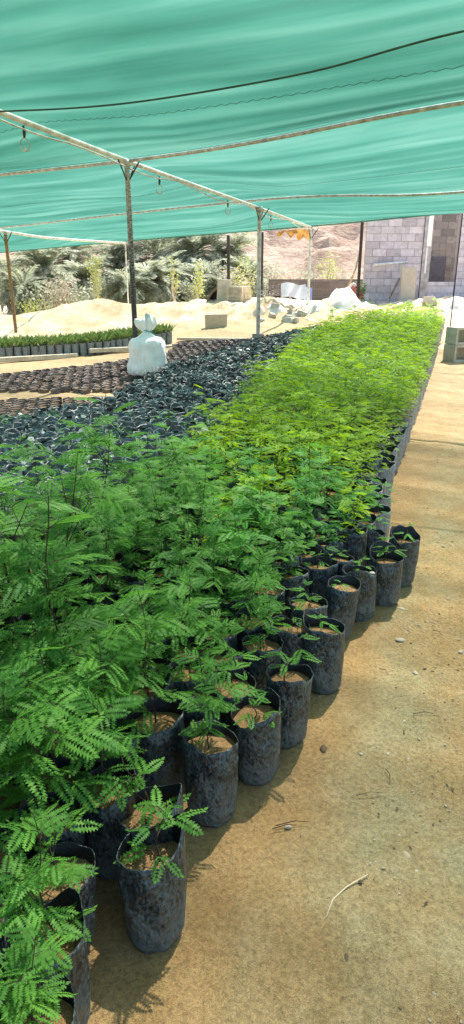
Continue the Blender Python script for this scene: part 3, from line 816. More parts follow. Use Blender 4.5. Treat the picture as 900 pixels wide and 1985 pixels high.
# ------------------------------------------------------------------ white sack
def sack():
    p = at(288, 726, 10.42); root = empty('white_sack', (p.x, p.y, p.z), .2, label='full white woven sack tied at the neck, standing on the brown bags', cat='sack')
    t = NT('white_woven'); v = t.coord('Object'); n1 = t.noise(v, 6, 5, .6); n2 = t.noise(v, 200, 2)
    stain = t.ramp(n1, (.4, (.78, .77, .74)), (.6, (.90, .89, .87)))
    n3 = t.noise(t.coord('Object', (3.5, 3.5, .8)), 4, 3, .5)
    t.prin(stain, .55, t.bump(n1, .6, .05, t.bump(n3, .7, .06, t.bump(n2, .3, .003))), .3)
    B = MB(); seg = 64; prof = [(0, .25), (.012, .295), (.05, .318), (.14, .318), (.25, .30), (.36, .295), (.46, .285), (.53, .27), (.575, .235), (.60, .17), (.63, .115), (.66, .075), (.69, .05), (.72, .07), (.76, .105), (.80, .13), (.85, .14), (.89, .13), (.87, .10), (.80, .06)]
    for z, r in prof:
        for q in range(seg):
            a = 2 * PI * q / seg
            f = 1 + .03 * math.sin(3 * a + z * 6) + .12 * mn.noise(V3((math.cos(a) * 1.6, math.sin(a) * 1.6, z * 5))) + .09 * mn.noise(V3((math.cos(a) * 4, math.sin(a) * 4, z * 11)))
            if z > .5: f += .12 * math.sin(9 * a + z * 4) * min(1, (z - .5) * 6)
            if z > .7: f += .28 * math.sin(7 * a + 1) + .25 * math.sin(2 * a + .6)
            k = .82 if z < .6 else (.82 - (z - .6) * 1.3 if z > .67 else .82)
            zz = z * .98 + (.05 * math.sin(a + 2.6) + .03 * math.sin(4 * a) + .012 * math.sin(5 * a) if z > .86 else 0) + .02 * mn.noise(V3((math.cos(a) * 3, math.sin(a) * 3, z * 9))) + (.02 * math.sin(4 * a) if .3 < z < .6 else 0)
            B.v.append((r * f * math.cos(a) - .10 * max(0, z - .62), r * f * math.sin(a) * max(.35, k), zz))
    n = len(prof)
    B.f = [(j * seg + q, j * seg + (q + 1) % seg, (j + 1) * seg + (q + 1) % seg, (j + 1) * seg + q) for j in range(n - 1) for q in range(seg)]
    B.f.append(tuple(range(seg))[::-1]); B.m = [0] * len(B.f)
    B.build('body', t.mat, root, True)
    c = MB(); c.tube([(.064 * math.cos(a) + .012, .05 * math.sin(a), .69 + .01 * math.sin(a * 2)) for a in [2 * PI * i / 24 for i in range(25)]], .009, 6)
    c.tube([(.06, -.04, .69), (.12, -.07, .64), (.13, -.08, .56)], .006, 5); c.build('tie', simple('turquoise_tie', (.08, .45, .42)), root, True)
    c = MB(); c.box((.30, .02, .08), (.035, .16, .16), j=.01); c.build('green_patch', simple('green_patch', (.05, .45, .12)), root)
    root.scale = (.99, .95, .97)
sack()

# ------------------------------------------------------------------ concrete blocks at the right
M['block'] = simple('concrete_block', (.50, .47, .41), (.38, .36, .31), 12, .95, .6, .01)
def hollow_block(B, w, d, h):
    """standing on end: two cells through the depth, stacked one over the other"""
    t = .035
    B.box((-w / 2 + t / 2, 0, h / 2), (t, d, h)); B.box((w / 2 - t / 2, 0, h / 2), (t, d, h))
    for z in (t / 2, h / 2, h - t / 2): B.box((0, 0, z), (w - 2 * t - .004, d - .004, t))
def blocks():
    p = on(874, 703); root_p = V3((p.x + .18, p.y + .25, p.z))
    def blk(loc, rz, size, label, mtx=None):
        B = MB(); w, d, h = size; t = .04
        # two cells side by side, seen from the front, solid left cheek
        B.box((-w / 2 + .02, 0, h / 2), (t, d, h)); B.box((w / 2 - .02, 0, h / 2), (t, d, h)); B.box((0, 0, h / 2), (.035, d - .004, h - .086))
        B.box((0, 0, .02), (w - .084, d - .004, .042)); B.box((0, 0, h - .022), (w - .084, d - .004, .042))
        o = B.build('concrete_block', M['block'], None); o.location = loc; o.rotation_euler.z = rz
        bv = o.modifiers.new('b', 'BEVEL'); bv.width = .006; bv.segments = 2
        tag(o, label, 'concrete block', 'hollow blocks stacked by the path')
    blk((root_p.x + .09, root_p.y, root_p.z), rad(24), (.62, .30, .305), 'lower hollow block of the stack beside the path at the right edge')
    blk((root_p.x + .10, root_p.y + .01, root_p.z + .309), rad(22), (.61, .30, .30), 'upper hollow block of the stack beside the path at the right edge')
blocks()
def slab(p, size, rz, mt, name, label, cat, rx=0, ry=0, group=None, bevel=.008, j=.01):
    B = MB(); B.box((0, 0, size[2] / 2), size, j=j); o = B.build(name, mt); o.location = p; o.rotation_euler = (rx, ry, rz)
    bv = o.modifiers.new('b', 'BEVEL'); bv.width = bevel; bv.segments = 2
    return tag(o, label, cat, group)
M['kerb'] = simple('pale_kerb', (.60, .52, .42), (.42, .36, .28), 8, .9)
q = on(158, 676); slab(q + V3((0, 0, .02)), (.55, .16, .10), rad(70), simple('old_plank', (.48, .42, .34)), 'plank', 'short pale plank lying across the kerb of the low green row', 'plank', rx=.05)
a_, b_ = on(-20, 706), on(150, 692); d_ = b_ - a_
slab((a_ + b_) / 2, (d_.length, .14, .09), math.atan2(d_.y, d_.x), M['kerb'], 'kerb', 'pale kerb in front of the low green row at the far left', 'kerb')
a_, b_ = on(175, 690), on(345, 671); d_ = b_ - a_
slab((a_ + b_) / 2, (d_.length, .14, .09), math.atan2(d_.y, d_.x), M['kerb'], 'kerb', 'pale kerb behind the white sack', 'kerb')
a_, b_ = on(345, 663), on(540, 658); d_ = b_ - a_
slab((a_ + b_) / 2, (d_.length, .22, .06), math.atan2(d_.y, d_.x), M['kerb'], 'kerb', 'pale kerb running to the foot of the galvanised pole', 'kerb')
a_, b_ = on(395, 636), on(560, 634); d_ = b_ - a_

# ------------------------------------------------------------------ block building
def cmu(name, a, b, scl=1.0):
    t = NT(name); g = t.new('NewGeometry'); n = t.noise(t.coord('Object'), 9, 5)
    c = t.ramp(g.outputs['Random Per Island'], (0., a), (.55, b), (1., tuple(x * .8 for x in a)))
    t.prin(t.mix(.6, c, t.mix(1., c, t.ramp(n, (.3, (.7, .7, .68)), (.7, (1.25, 1.2, 1.2))), 'MULTIPLY')), .95, t.bump(n, .5, .01), .1); return t.mat
M['cmu'] = cmu('grey_blockwork', (.49, .455, .49), (.62, .575, .61))
M['cmu_dark'] = cmu('shaded_blockwork', (.20, .19, .175), (.27, .25, .23))  # recess wall, its shade put into the colour
M['mortar'] = simple('mortar', (.36, .33, .33), (.28, .26, .26), 20)
def blockwall(x0, x1, z0, z1, y, thick, mt, parent, name='wall', ch=.205, bw=.41, top_ragged=False, axis_x=True):
    B = MB(); r = random.Random(int(x0 * 100)); row = 0; z = z0
    while z < z1 - .02:
        hh = min(ch, z1 - z); x = x0 - (bw / 2 if row % 2 else 0)
        while x < x1 - .01:
            a, b = max(x, x0), min(x + bw, x1)
            if b - a > .03 and not (top_ragged and z > z1 - .4 and r.random() < .5):
                dy = r.uniform(-.006, .006)
                c = ((a + b) / 2, y + dy, z + hh / 2); s_ = (b - a - .012, thick, hh - .012)
                if not axis_x: c = (y + dy, (a + b) / 2, z + hh / 2); s_ = (thick, b - a - .012, hh - .012)
                B.box(c, s_)
            x += bw
        z += ch; row += 1
    if not top_ragged:
        c = ((x0 + x1) / 2, y, (z0 + z1) / 2); s_ = (x1 - x0 - .01, thick - .03, z1 - z0 - .01)
        if not axis_x: c = (y, (x0 + x1) / 2, c[2]); s_ = (thick - .03, x1 - x0 - .01, z1 - z0 - .01)
        B.box(c, s_, m=1)
    return B.build(name, [mt, M['mortar']], parent)
def building():
    Y = 20.6
    def X(px): return at(px, 500, Y).x
    def Z(py): return at(800, py, Y).z
    root = empty('block_building', (0, 0, 0), label='unfinished grey concrete block building behind the sand at the right', cat='building')
    zb = .35
    blockwall(X(707), X(816), zb, 4.2, Y, .2, M['cmu'], root)
    blockwall(X(833), X(884), zb, Z(546), Y, .2, M['cmu'], root)
    blockwall(X(884) + .003, X(884) + 4.5, zb, 4.2, Y, .2, M['cmu'], root)
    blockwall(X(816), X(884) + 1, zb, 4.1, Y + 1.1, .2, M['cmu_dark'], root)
    B = MB(); B.box(((X(817) + X(832.5)) / 2, Y - .01, (zb + 4.2) / 2), (X(832.5) - X(817), .24, 4.2 - zb)); B.build('pillar', simple('concrete_pillar', (.5, .47, .46)), root)
    B = MB(); B.box((X(826.5), Y - .145, (Z(478) + 4.2) / 2), (.13, .03, 4.2 - Z(478))); B.build('white_board', simple('white_board', (.86, .86, .84), (.8, .8, .78)), root)
    B = MB(); B.box((X(824), Y - .14, (Z(530) + Z(480)) / 2), (.05, .02, Z(480) - Z(530))); B.build('white_strip', simple('white_strip', (.8, .8, .8), (.7, .7, .7)), root)
    B = MB(); B.box(((X(833) + X(884)) / 2 , Y + .985, (Z(495) + zb) / 2), (X(884) - X(830) , .012, Z(495) - zb)); B.build('recess_shade_panel', cmu('recess_shade', (.075, .075, .09), (.11, .11, .13)), root)  # added dark sheet that paints the shade low in the recess
    # loose things in front
    q = at(788, 585, Y - .7); slab(V3((q.x, q.y, q.z)), (.42, .16, .95), 0, simple('ply_board', (.50, .44, .36), (.42, .37, .30)), 'board', 'tall tan board propped up in front of the block building', 'board', rx=-.05)
    B = MB(); B.tube([at(725, 513, Y - .25), at(790, 508, Y - .25)], .035, 8); tag(B.build('white_pipe', M['pipe_white'], None, True), 'white pipe fixed level across the block building wall', 'pipe')
    B = MB(); B.tube([at(755, 578, Y - .4), at(775, 540, Y - .15)], .03, 6); tag(B.build('prop', simple('prop_wood', (.33, .25, .2)), None, True), 'thin wooden prop leaning on the wall left of the tan board', 'prop')
building()
# low dark wall behind the heaps
def lowwall():
    Y = 24.5; x0, x1 = at(520, 560, Y).x, at(705, 560, Y).x
    root = empty('low_block_wall', (0, 0, 0), label='low rough dark block wall behind the tarpaulin and sand heaps', cat='wall')
    blockwall(x0, x1, .2, at(600, 541, Y).z, Y, .2, cmu('old_blockwork', (.13, .115, .11), (.20, .175, .165)), root, ch=.26, bw=.55)
lowwall()

# ------------------------------------------------------------------ clutter in the middle distance
def heapcloth(name, cx, cy, w, d, h, mt, label, cat):
    B = MB(); n = 22; z0 = G0(cx, cy)
    for j in range(n):
        for i in range(n):
            u, v = i / (n - 1) * 2 - 1, j / (n - 1) * 2 - 1; r_ = math.hypot(u, v)
            z = h * max(0, 1 - r_ ** 1.6) * (1 + .5 * mn.noise(V3((u * 2.5, v * 2.5, cx)))) - .06
            B.v.append((u * w, v * d, z + G0(cx + u * w, cy + v * d) - z0 + .03 * mn.noise(V3((u * 6, v * 6, 3)))))
    B.f = [(j * n + i, j * n + i + 1, (j + 1) * n + i + 1, (j + 1) * n + i) for j in range(n - 1) for i in range(n - 1)]; B.m = [0] * len(B.f)
    o = B.build(name, mt, None, True); o.location = (cx, cy, z0); return tag(o, label, cat)
white_cloth = simple('white_plastic', (.80, .76, .70), (.62, .56, .50), 4, .6)
q = on(668, 588); heapcloth('plastic_sheet', q.x + .1, q.y + .2, .62, .5, .34, white_cloth, 'crumpled white plastic sheet heaped on the sand left of the building', 'sheet')
q = on(708, 596); heapcloth('plastic_sheet', q.x, q.y, .45, .35, .18, white_cloth, 'smaller pale sheet lying on the sand in front of the dark pole', 'sheet')
for k, (px, py, w_, h_, mt_, lb) in enumerate(((534, 600, .34, .20, white_cloth, 'pale half filled sack on the sand below the grey tarpaulin'), (505, 604, .26, .18, M['kerb'], 'beige lump of sacking beside the galvanised pole'),
        (612, 603, .30, .22, white_cloth, 'white folded sack beside the slim pale pole'), (575, 612, .40, .14, M['kerb'], 'flat beige sacking on the sand in front of the tarpaulins'), (884, 590, .45, .25, white_cloth, 'white sack against the building at the right edge'))):
    q = on(px, py); heapcloth('old_sack', q.x, q.y, w_, w_ * .7, h_, mt_, lb, 'sack')
# beige masonry block by the kerb
q = on(419, 636); o = slab(V3((q.x, q.y + .15, q.z - .02)), (.56, .32, .36), .04, simple('beige_block', (.52, .44, .34), (.44, .36, .27), 14), 'masonry_block', 'square beige masonry block on the sand behind the kerb', 'block')
# broken slabs and dark stump
Yb = 20.4
q = at(432, 606, Yb); slab(q, (.38, .14, .95), .1, simple('grey_slab', (.52, .46, .42), (.42, .37, .33)), 'broken_slab', 'narrow upright broken slab behind the beige block', 'slab', ry=.05)
def ribbed():
    q = at(456, 606, Yb - .2); root = empty('ribbed_panel', q, -.1, label='squarish pale slab with ribbed face next to the narrow slab', cat='slab')
    B = MB(); B.box((0, 0, .36), (.46, .12, .76), j=.015); B.build('panel', simple('panel_rim', (.62, .55, .46)), root)
    B = MB()
    for i in range(8): B.box((0, -.07, .08 + i * .085), (.36, .03, .05), j=.004)
    B.build('ribs', simple('panel_ribs', (.38, .34, .30)), root)
ribbed()
q = at(482, 604, Yb); slab(q, (.22, .2, .72), .4, simple('pale_post', (.66, .56, .44)), 'broken_slab', 'pale weathered slab leaning behind a sapling, right of the ribbed slab', 'slab', ry=-.12)
def arch():
    q = at(410, 606, Yb + .1); root = empty('scrap_hood', q, 0, label='dark curved scrap hood lying open beside the broken slabs', cat='scrap')
    B = MB(); n = 12
    for t_ in (0, .45):
        for i in range(n + 1):
            a = PI * i / n * .62; B.v.append((.40 - .62 * math.sin(a) * .95, t_, .78 * math.cos(a * .95) + .02)); B.v.append((.40 - .56 * math.sin(a) * .95, t_, .70 * math.cos(a * .95) + .02))
    m_ = 2 * (n + 1)
    for i in range(n):
        a = 2 * i; B.f += [(a, a + 1, a + 3, a + 2), (m_ + a, m_ + a + 2, m_ + a + 3, m_ + a + 1), (a, a + 2, m_ + a + 2, m_ + a), (a + 1, m_ + a + 1, m_ + a + 3, a + 3)]
    B.m = [0] * len(B.f); B.build('rim', simple('scrap_rim', (.22, .17, .13)), root)
    B = MB(); vs = [(.38, .42, 0)] + [(.40 - .58 * math.sin(PI * i / n * .62) * .95, .42, .73 * math.cos(PI * i / n * .62 * .95)) for i in range(n + 1)] + [(-.14, .42, 0)]
    B.add(vs, [tuple(range(len(vs)))]); B.build('back', simple('scrap_back', (.02, .018, .018)), root)
arch()
# grey and blue tarpaulins over trestles
def tarps():
    Y = 21.4; t1 = simple('grey_tarp', (.30, .31, .31), (.22, .23, .24), 5, .5); t2 = simple('blue_tarp', (.40, .44, .62), (.32, .36, .54), 5, .45)
    def sheet(name, x0, x1, ya, yb, mt, label, lean):
        a, b = at(x0, ya, Y), at(x1, yb, Y); B = MB(); n = 14; 
        for s_ in (0, .02):
            for j in range(n):
                for i in range(n):
                    u, v = i / (n - 1), j / (n - 1)
                    B.v.append((a.x + (b.x - a.x) * (u + lean * v), Y + s_ - .5 * v * .8 + .05 * math.sin(u * 9 + v * 3), a.z + (b.z - a.z) * v + .04 * math.sin(u * 6)))
        m_ = n * n; B.f = [(j * n + i, j * n + i + 1, (j + 1) * n + i + 1, (j + 1) * n + i) for j in range(n - 1) for i in range(n - 1)]
        B.f += [tuple(m_ + k for k in f)[::-1] for f in B.f[:]]; B.m = [0] * len(B.f)
        tag(B.build(name, mt, None, True), label, 'tarpaulin')
    sheet('tarpaulin', 545, 592, 550, 577, t1, 'grey tarpaulin draped over clutter by the low wall', .0)
    sheet('tarpaulin', 582, 604, 556, 598, t2, 'pale blue tarpaulin hanging beside the grey one', -.12)
    root = empty('trestle', at(562, 598, Y + .2), 0, label='dark trestle frame under the grey tarpaulin', cat='trestle')
    for dx in (-.3, -.02, .3):
        B = MB(); B.tube([(dx - .08, 0, -.05), (dx + .04, 0, .42)], .03, 6); B.build('leg', M['pipe'], root)
    B = MB(); B.box((0, .3, .2), (.85, .3, .42), j=.04); B.build('dark_box', M['dark_steel'], root)
tarps()
# red and white hose reel by the building corner
def reel():
    q = at(687, 566, 20.1); root = empty('hose_reel', q, .2, label='small red and white reel of hose by the left corner of the building', cat='reel')
    for k, (c, m_) in enumerate((((.06, 0, .02), simple('red_hose', (.55, .10, .08))), ((-.03, .02, .10), simple('white_coil', (.75, .66, .6))), ((.10, -.03, -.06), simple('red_hose_b', (.50, .16, .12))))):
        B = MB(); R = .12; B.tube([(c[0] + R * math.cos(a), c[1] + .05 * math.sin(a * 2), c[2] + R * math.sin(a)) for a in [2 * PI * i / 20 for i in range(21)]], .035, 8); B.build('coil', m_, root, True)
reel()
# broken blocks lying about on the bright sand
r5 = random.Random(3)
for k in range(16):
    px, py = r5.uniform(505, 600) if k < 9 else r5.uniform(730, 880), r5.uniform(597, 628) if k < 9 else r5.uniform(584, 604)
    p = on(px, py); s_ = r5.uniform(.08, .2)
    slab(p - V3((0, 0, .03)), (s_ * 1.5, s_, s_ * .9), r5.uniform(0, 3), M['block'] if k % 3 else M['kerb'], 'rubble_block', 'broken piece of block on the sand between the galvanised and slim pale poles' if k < 9 else 'broken piece of block on the sand at the foot of the building',
         'rubble', r5.uniform(-.3, .3), r5.uniform(-.3, .3), 'rubble on the sand', .012, .03)
# leaning pole left of building
B = MB(); B.tube([at(672, 566, 21.0), at(690, 520, 20.9), at(700, 478, 20.8)], .03, 6); tag(B.build('leaning_stick', simple('dry_stick', (.42, .36, .26)), None, True), 'dry stick leaning up towards the dark pole', 'stick')
# rocks in the middle distance and on the path
def rockmesh(seed, n=10, m=7):
    r = V3((seed * 3.1, seed * 1.7, 0)); B = MB()
    for j in range(m):
        ph = PI * (j + .001) / (m - 1 + .002)
        for i in range(n):
            a = 2 * PI * i / n; d = V3((math.sin(ph) * math.cos(a), math.sin(ph) * math.sin(a), math.cos(ph) * .62)); k = 1 + .42 * mn.noise(d * 1.6 + r)
            B.v.append(tuple(d * k))
    B.f = [(j * n + i, j * n + (i + 1) % n, (j + 1) * n + (i + 1) % n, (j + 1) * n + i)[::-1] for j in range(m - 1) for i in range(n)]; B.m = [0] * len(B.f)
    return B
M['stone'] = simple('path_stone', (.40, .33, .22), (.28, .22, .14), 30, .9); M['stone_pale'] = simple('pale_path_stone', (.42, .37, .27), (.32, .28, .19), 30, .9); M['stone_dark'] = simple('dark_path_stone', (.13, .09, .05), (.08, .055, .03), 30, .9)
STN = [(776, 1244, .020, 'stone_pale', 'pale flat stone on the path right of the outermost bags'), (627, 1456, .017, 'stone_dark', 'dark egg shaped stone near the third bag of the path edge'),
       (778, 1182, .018, 'stone_pale', 'pale stone close to the foot of the bag with the sagging lip'), (893, 1265, .014, 'stone_pale', 'pale stone at the right picture edge beside the path stones'),
       (806, 1306, .012, 'stone_pale', 'small pale stone lying alone below the flat stone'), (558, 1607, .010, 'stone_pale', 'small white stone among crossing twigs in the near sand'),
       (788, 1660, .013, 'stone', 'flat olive stone half sunk in the near path'), (700, 1465, .008, 'stone_pale', 'tiny pale stone in the bare patch, left one of a pair'), (752, 1462, .008, 'stone_pale', 'tiny pale stone in the bare patch, right one of a pair'),
       (497, 1507, .010, 'stone', 'small stone by the foot of the upright bag with the bushy seedling'), (683, 1397, .007, 'stone_pale', 'tiny light stone on the path between the bags and the dark stone')]
for k, (px, py, s_, mt, lb) in enumerate(STN):
    o = rockmesh(k + 1).build('stone', M[mt], None, True); p = on(px, py); s_ *= .85; o.location = p + V3((0, 0, s_ * .15)); o.scale = (s_ * 1.25, s_ * .9, s_ * .7); o.rotation_euler.z = k * 1.3
    tag(o, lb, 'stone', 'stones on the path')
TW = [((535, 1608), (600, 1598)), ((528, 1614), (575, 1606)), ((690, 1545), (742, 1544)), ((838, 1225), (858, 1236)), ((735, 1300), (752, 1312)), ((748, 1495), (756, 1525)), ((800, 1390), (840, 1386))]
for k, (a, b) in enumerate(TW):
    p, q = on(*a), on(*b); p.z += .006; q.z += .006; B = MB(); mid = (p + q) / 2 + V3((.006, .004, .006)); B.tube([p, mid, q], [.0014, .0013, .0007], 5)
    tag(B.build('twig', M['stem'] if k != 2 else M['rusty'], None, True), ['longer of two crossed twigs by the small white stone', 'shorter of two crossed twigs by the small white stone', 'straight pale twig in the bare patch of the path', 'dark twig right of the flat pale stone',
        'short twig below the bulging corner of bags', 'curved twig standing in the bare patch', 'thin twig near the right picture edge'][k], 'twig', 'twigs on the path')
B = MB(); pr = [on(632, 1786), on(645, 1750), on(672, 1725), on(712, 1703)]
B.tube([p + V3((0, 0, .004)) for p in pr], .0016, 5); tag(B.build('straw', simple('dry_straw', (.62, .52, .34)), None, True), 'long curved dry straw in the nearest sand', 'straw')
# grit: uncountable crumbs and bits
GR = Bulk(); rocks = [rockmesh(50 + i, 6, 4).arr() for i in range(6)]; r3 = random.Random(8)
for i in range(4200):
    y = .7 + 5.5 * r3.random() ** 1.3; x = -.1 + .34 * y + r3.random() * (1.2 + .5 * y)
    if not sep_ok(x, y, ex, .09) or inside(GREEN, x, y): continue
    s_ = r3.uniform(.0012, .0042) * (1 + .8 * (r3.random() < .06)) * (1 + y * .1)
    GR.put(rocks[r3.randrange(6)], (x, y, G0(x, y) + s_ * .3), r3.uniform(0, 6), (s_ * r3.uniform(.8, 1.8), s_, s_ * .7), mi=r3.choice((0, 0, 1, 2)))
tag(GR.build('gravel', [M['stone'], M['stone_pale'], M['stone_dark']], None), 'loose grit and crumbs of earth scattered over the path', 'grit', kind='stuff')
LT = Bulk()
def chip():
    B = MB(); B.add([(-1, -.18, 0), (.1, -.3, .1), (1, 0, .16), (0, .3, .2)], [(0, 1, 2, 3)]); return B.arr()
ch = chip()
for i in range(480):
    y = .8 + 5 * r3.random() ** 1.3; x = .0 + .36 * y + r3.random() * (1.1 + .5 * y)
    if inside(GREEN, x, y) or not sep_ok(x, y, ex, .09): continue
    s_ = r3.uniform(.004, .012); LT.put(ch, (x, y, G0(x, y) + .004), r3.uniform(0, 6), s_, mi=0)
tag(LT.build('leaf_litter', simple('litter', (.10, .065, .035), (.05, .03, .02), 30), None), 'dark dry leaf scraps scattered over the path', 'litter', kind='stuff')

# ------------------------------------------------------------------ trees and palms
M['palm_leaf'] = leafmat('palm_leaf', (.17, .205, .14), (.37, .40, .29), (.42, .44, .3), .4, 2.)
M['palm_dry'] = leafmat('palm_dry', (.30, .25, .17), (.44, .38, .27), (.4, .32, .2), .3, 2.)
M['bark'] = simple('palm_bark', (.22, .17, .13), (.10, .075, .055), 9, .95, .9, .05)
M['yellow_leaf'] = leafmat('yellow_leaf', (.26, .32, .07), (.42, .46, .12), (.6, .65, .15), .4, 3.)
M['grey_leaf'] = leafmat('grey_leaf', (.19, .21, .14), (.34, .34, .25), (.45, .45, .3), .35, 3.)
M['dry_leaf'] = leafmat('dry_leaf', (.32, .27, .20), (.48, .41, .31), (.5, .42, .3), .3, 3.)
M['pale_bark'] = simple('pale_bark', (.50, .43, .34), (.34, .28, .22), 9, .9)
def palm(px, py, Y, wpx, label, hgt=None, dry=.25, seed=0, nfr=38):
    r = random.Random(seed + 900); c = at(px, py, Y); zc = project(c)[2]; R = wpx / F0 * zc / 2 * 1.75; g = G0(c.x, Y)
    root = empty('date_palm', (c.x, Y, g), 0, label=label, cat='palm', group='date palms beyond the sand heaps'); h_ = max(.35, c.z - g)
    T = MB(); n = 10
    T.tube([(.06 * math.sin(i), .05 * math.cos(i * 2), -.15 + (h_ + .2) * i / n) for i in range(n + 1)], [.22 * (1.1 + .12 * (i % 2)) for i in range(n + 1)], 10); T.build('trunk', M['bark'], root)
    for nm, mt, cnt, dryf in (('crown', M['palm_leaf'], nfr, False), ('dry_fronds', M['palm_dry'], int(nfr * dry), True)):
        B = MB()
        for k in range(cnt):
            az = r.uniform(0, 6.28); el = r.uniform(-.45, 1.4) if not dryf else r.uniform(-1.1, -.2); L = R * r.uniform(.8, 1.15) * (1 if not dryf else .8)
            dh = V3((math.cos(az), math.sin(az), 0)); m = 15; prev = V3((0, 0, h_)); e = el
            pts_ = [prev.copy()]
            for i in range(m):
                d = dh * math.cos(e) + V3((0, 0, math.sin(e))); prev = prev + d * L / m; e -= .085 + .02 * r.random(); pts_.append(prev.copy())
            B.tube(pts_[::3], [.022, .018, .014, .010, .006, .004][:len(pts_[::3])], 3, cap=False)
            sd = V3((-math.sin(az), math.cos(az), 0))
            for i in range(2, m + 1):
                p = pts_[i]; d = (pts_[i] - pts_[i - 1]).normalized(); up = sd.cross(d)
                ll = L * .30 * math.sin(PI * (i / m) ** .7 * .9 + .15)
                for q in (-1, 1):
                    for z_ in (0, .5):
                        ld = (d * .75 + sd * q * .62 + up * r.uniform(-.1, .45)).normalized(); kite(B, p - d * L / m * z_, ld, d.cross(ld).cross(ld).normalized(), ll * r.uniform(.8, 1.1), .03 + R * .012)
        if B.v: B.build(nm, mt, root)
PAL = [(130, 500, 38, 120, 'tall pale palm rising behind the thicket between the two leftmost poles'), (250, 560, 27.5, 70, 'small low palm just right of the thin pale pole'), (45, 560, 28, 80, 'low bushy palm right of the ochre pole'), (430, 565, 27, 60, 'low dark palm beside the scrap hood'), (345, 545, 32, 90, 'palm with upright fronds in the middle of the palm group'),(88, 528, 30.5, 105, 'broad grey green date palm left of the dark hollow at the far left'), (300, 545, 29, 95, 'low grey green palm behind the peeling pole'), (305, 498, 36, 130, 'palm with wide arching fronds above the low grey green palm'),
       (378, 492, 34, 120, 'tallest palm with drooping fronds, middle of the palms'), (398, 545, 30, 80, 'dense dark palm behind the yellow sapling'), (440, 505, 35, 105, 'palm with arching fronds left of the far dark pole'),
       (480, 540, 31, 75, 'rounded grey palm behind the broken slabs'), (165, 545, 33, 80, 'small dull palm right of the dark hollow'), (18, 545, 33, 90, 'palm cut by the left picture edge'), (225, 520, 36, 90, 'pale palm between the yellow sapling and the peeling pole')]
for k, (px, py, Y, w, lb) in enumerate(PAL): palm(px, py, Y, w, lb, seed=k, nfr=60)
def shrubtree(px, ytop, ybot, Y, wpx, mt, label, name='sapling', cat='tree', group=None, nl=260, seed=0, leaf=.05, trunk=True, nb=7):
    r = random.Random(seed + 77); b0 = at(px, ybot, Y); tp = at(px, ytop, Y); g = min(b0.z, G0(b0.x, Y)) ; h_ = tp.z - g; w = wpx / F0 * project(tp)[2] / 2
    root = empty(name, (b0.x, Y, g), 0, label=label, cat=cat, group=group); T = MB(); B = MB()
    tips = []
    if trunk: T.tube([(.03 * math.sin(i * 1.3) * h_, .02 * h_ * math.cos(i), h_ * .9 * i / 6 - .1) for i in range(7)], [.035 * (1 - .12 * i) * (1 + h_ * .15) for i in range(7)], 6)
    for k in range(nb):
        a = r.uniform(0, 6.28); t0 = r.uniform(.15, .8) if trunk else 0.; l = h_ * r.uniform(.25, .5) if trunk else h_ * r.uniform(.6, 1.)
        p = V3((0, 0, h_ * t0)); e = p + V3((math.cos(a) * w * r.uniform(.4, 1), math.sin(a) * w * r.uniform(.4, 1), l))
        e.z = min(e.z, h_); q = [p, p.lerp(e, .5) + V3((0, 0, -.05 * h_)), e]; T.tube(q, [.018, .012, .006], 5); tips += [q[1], p.lerp(e, .75), e]
    tips.append(V3((0, 0, h_ * .92)))
    if trunk: tips += [V3((0, 0, h_ * .75)), V3((0, 0, h_ * .6))]
    for i in range(nl):
        c = tips[r.randrange(len(tips))]; q = c + V3((r.gauss(0, w * .28), r.gauss(0, w * .28), r.gauss(0, h_ * .07)))
        if q.z > h_ * 1.05 or q.z < .05: continue
        d = V3((r.uniform(-1, 1), r.uniform(-1, 1), r.uniform(-.4, 1))).normalized(); s_ = d.orthogonal().normalized(); kite(B, q, d, s_, leaf * r.uniform(.8, 2.), leaf * .7)
    T.build('trunk', M['pale_bark'], root); B.build('crown', mt, root)
Yl, Gl, Dl = M['yellow_leaf'], M['grey_leaf'], M['dry_leaf']
M['dark_brush'] = leafmat('dark_brush', (.06, .05, .04), (.13, .11, .09), (.1, .08, .05), .2, 3.)
SAP = [(188, 505, 590, 23.5, 26, Yl, 'slim sapling with a yellow green top in front of the palms at left', 420), (384, 508, 606, 22.8, 34, Yl, 'sapling with sparse yellow green leaves left of the scrap hood', 380),
       (338, 500, 602, 23.6, 30, Yl, 'bent sapling with a few light leaves between the peeling pole and scrap hood', 150), (470, 500, 604, 24.0, 56, Yl, 'bushy pale yellow sapling behind the ribbed slab', 620),
       (636, 492, 578, 25.2, 44, Yl, 'pale yellow leafed sapling by the low dark wall', 430), (530, 520, 590, 25.2, 30, Gl, 'thin grey sapling near the grey tarpaulin', 130),
       (590, 512, 580, 26.5, 60, Gl, 'loose pale shrub behind the tarpaulins', 320), (478, 560, 620, 20.9, 34, Yl, 'low leafy shoots at the foot of the ribbed slab', 260), (660, 520, 580, 26., 60, Gl, 'dusty shrub in front of the hillside near the dark corner pole', 300),
       (640, 600, 640, 17.2, 26, M['leaf_mid'], 'green weed clump growing on the sand behind the black bags', 160), (68, 580, 622, 22.4, 60, Yl, 'low yellow green bush on the bright sand at the far left', 240), (518, 552, 602, 22.2, 46, M['dark_brush'], 'dark dead brush beside the tarpaulin, near the dark pole', 420), (560, 560, 602, 22.6, 40, M['dark_brush'], 'dark dead brush behind the grey tarpaulin', 300), (700, 548, 580, 20.2, 20, M['leaf_deep'], 'dark leafy weed at the foot of the dark corner pole', 220)]
for k, (px, a, b, Y, w, mt, lb, nl) in enumerate(SAP): shrubtree(px, a, b, Y, w, mt, lb, group='saplings and bushes behind the heaps', nl=nl, seed=k, name='sapling', cat='sapling', trunk=not ('bush' in lb or 'shoots' in lb or 'weed' in lb or 'brush' in lb))
BSH = []
r4 = random.Random(12)
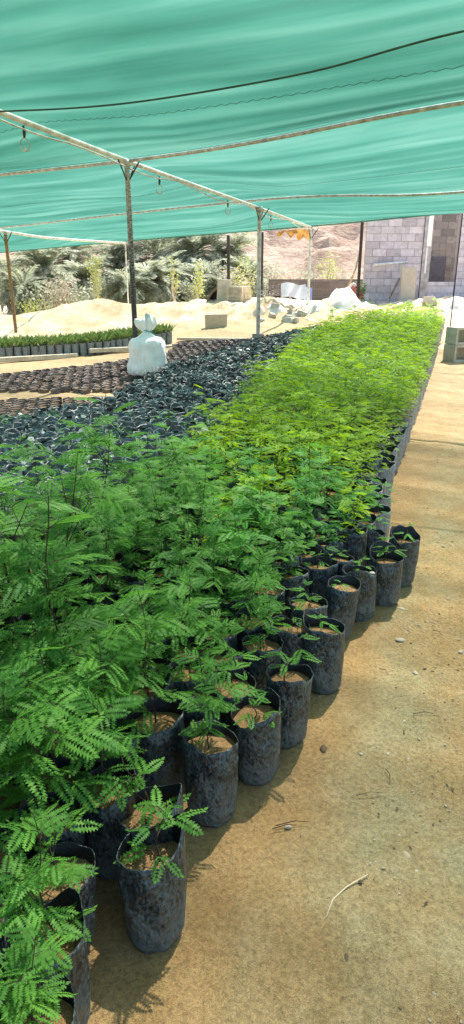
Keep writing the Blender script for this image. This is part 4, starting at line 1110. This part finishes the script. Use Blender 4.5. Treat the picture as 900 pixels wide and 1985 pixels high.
for k in range(20):
    px = -20 + 36 * k + r4.uniform(-9, 9); Y = r4.choice((27., 31., 36., 39.)) + r4.uniform(-1, 1)
    top = r4.uniform(505, 560) if Y < 33 else r4.uniform(470, 505)
    if px > 560: top = max(top, 525)
    shrubtree(px, top, 600, Y, r4.uniform(50, 95), r4.choice((Gl, Dl, Gl, Dl, M['palm_leaf'])), 'dusty grey brown shrub in the thicket between and behind the palms', name='dry_shrub', cat='shrub', group='thicket of dry shrubs', nl=520, seed=200 + k, leaf=.10, trunk=False, nb=11)

# ------------------------------------------------------------------ light
wd = bpy.data.worlds.new('World'); sc.world = wd; wd.use_nodes = True; nt = wd.node_tree; nt.nodes.clear()
sky = nt.nodes.new('ShaderNodeTexSky'); sky.sky_type = 'NISHITA'; sky.sun_disc = False
EL, AZ = rad(60), rad(28)     # azimuth measured from +Y towards +X
sky.sun_elevation = EL; sky.sun_rotation = AZ; sky.dust_density = 2.0
bg = nt.nodes.new('ShaderNodeBackground'); bg.inputs[1].default_value = .14; wo = nt.nodes.new('ShaderNodeOutputWorld')
nt.links.new(sky.outputs[0], bg.inputs[0]); nt.links.new(bg.outputs[0], wo.inputs[0])
ld = bpy.data.lights.new('sun', 'SUN'); lo = bpy.data.objects.new('sun', ld); COL.objects.link(lo); ld.energy = 5.0; ld.angle = rad(.6); ld.color = (1, .95, .86)
sd = V3((math.sin(AZ) * math.cos(EL), math.cos(AZ) * math.cos(EL), math.sin(EL))); lo.rotation_euler = sd.to_track_quat('Z', 'Y').to_euler()
lo.location = (5, 10, 20)
vs = sc.view_settings; vs.view_transform = 'Standard'; vs.look = 'None'; vs.gamma = 1; vs.use_curve_mapping = False; vs.exposure = 1.65
sc.render.engine = 'CYCLES'; cy = sc.cycles; cy.use_denoising = True; cy.denoiser = 'OPENIMAGEDENOISE'
cy.max_bounces = 7; cy.diffuse_bounces = 4; cy.transparent_max_bounces = 10; cy.transmission_bounces = 5; cy.sample_clamp_indirect = 8
cy.caustics_reflective = False; cy.caustics_refractive = False
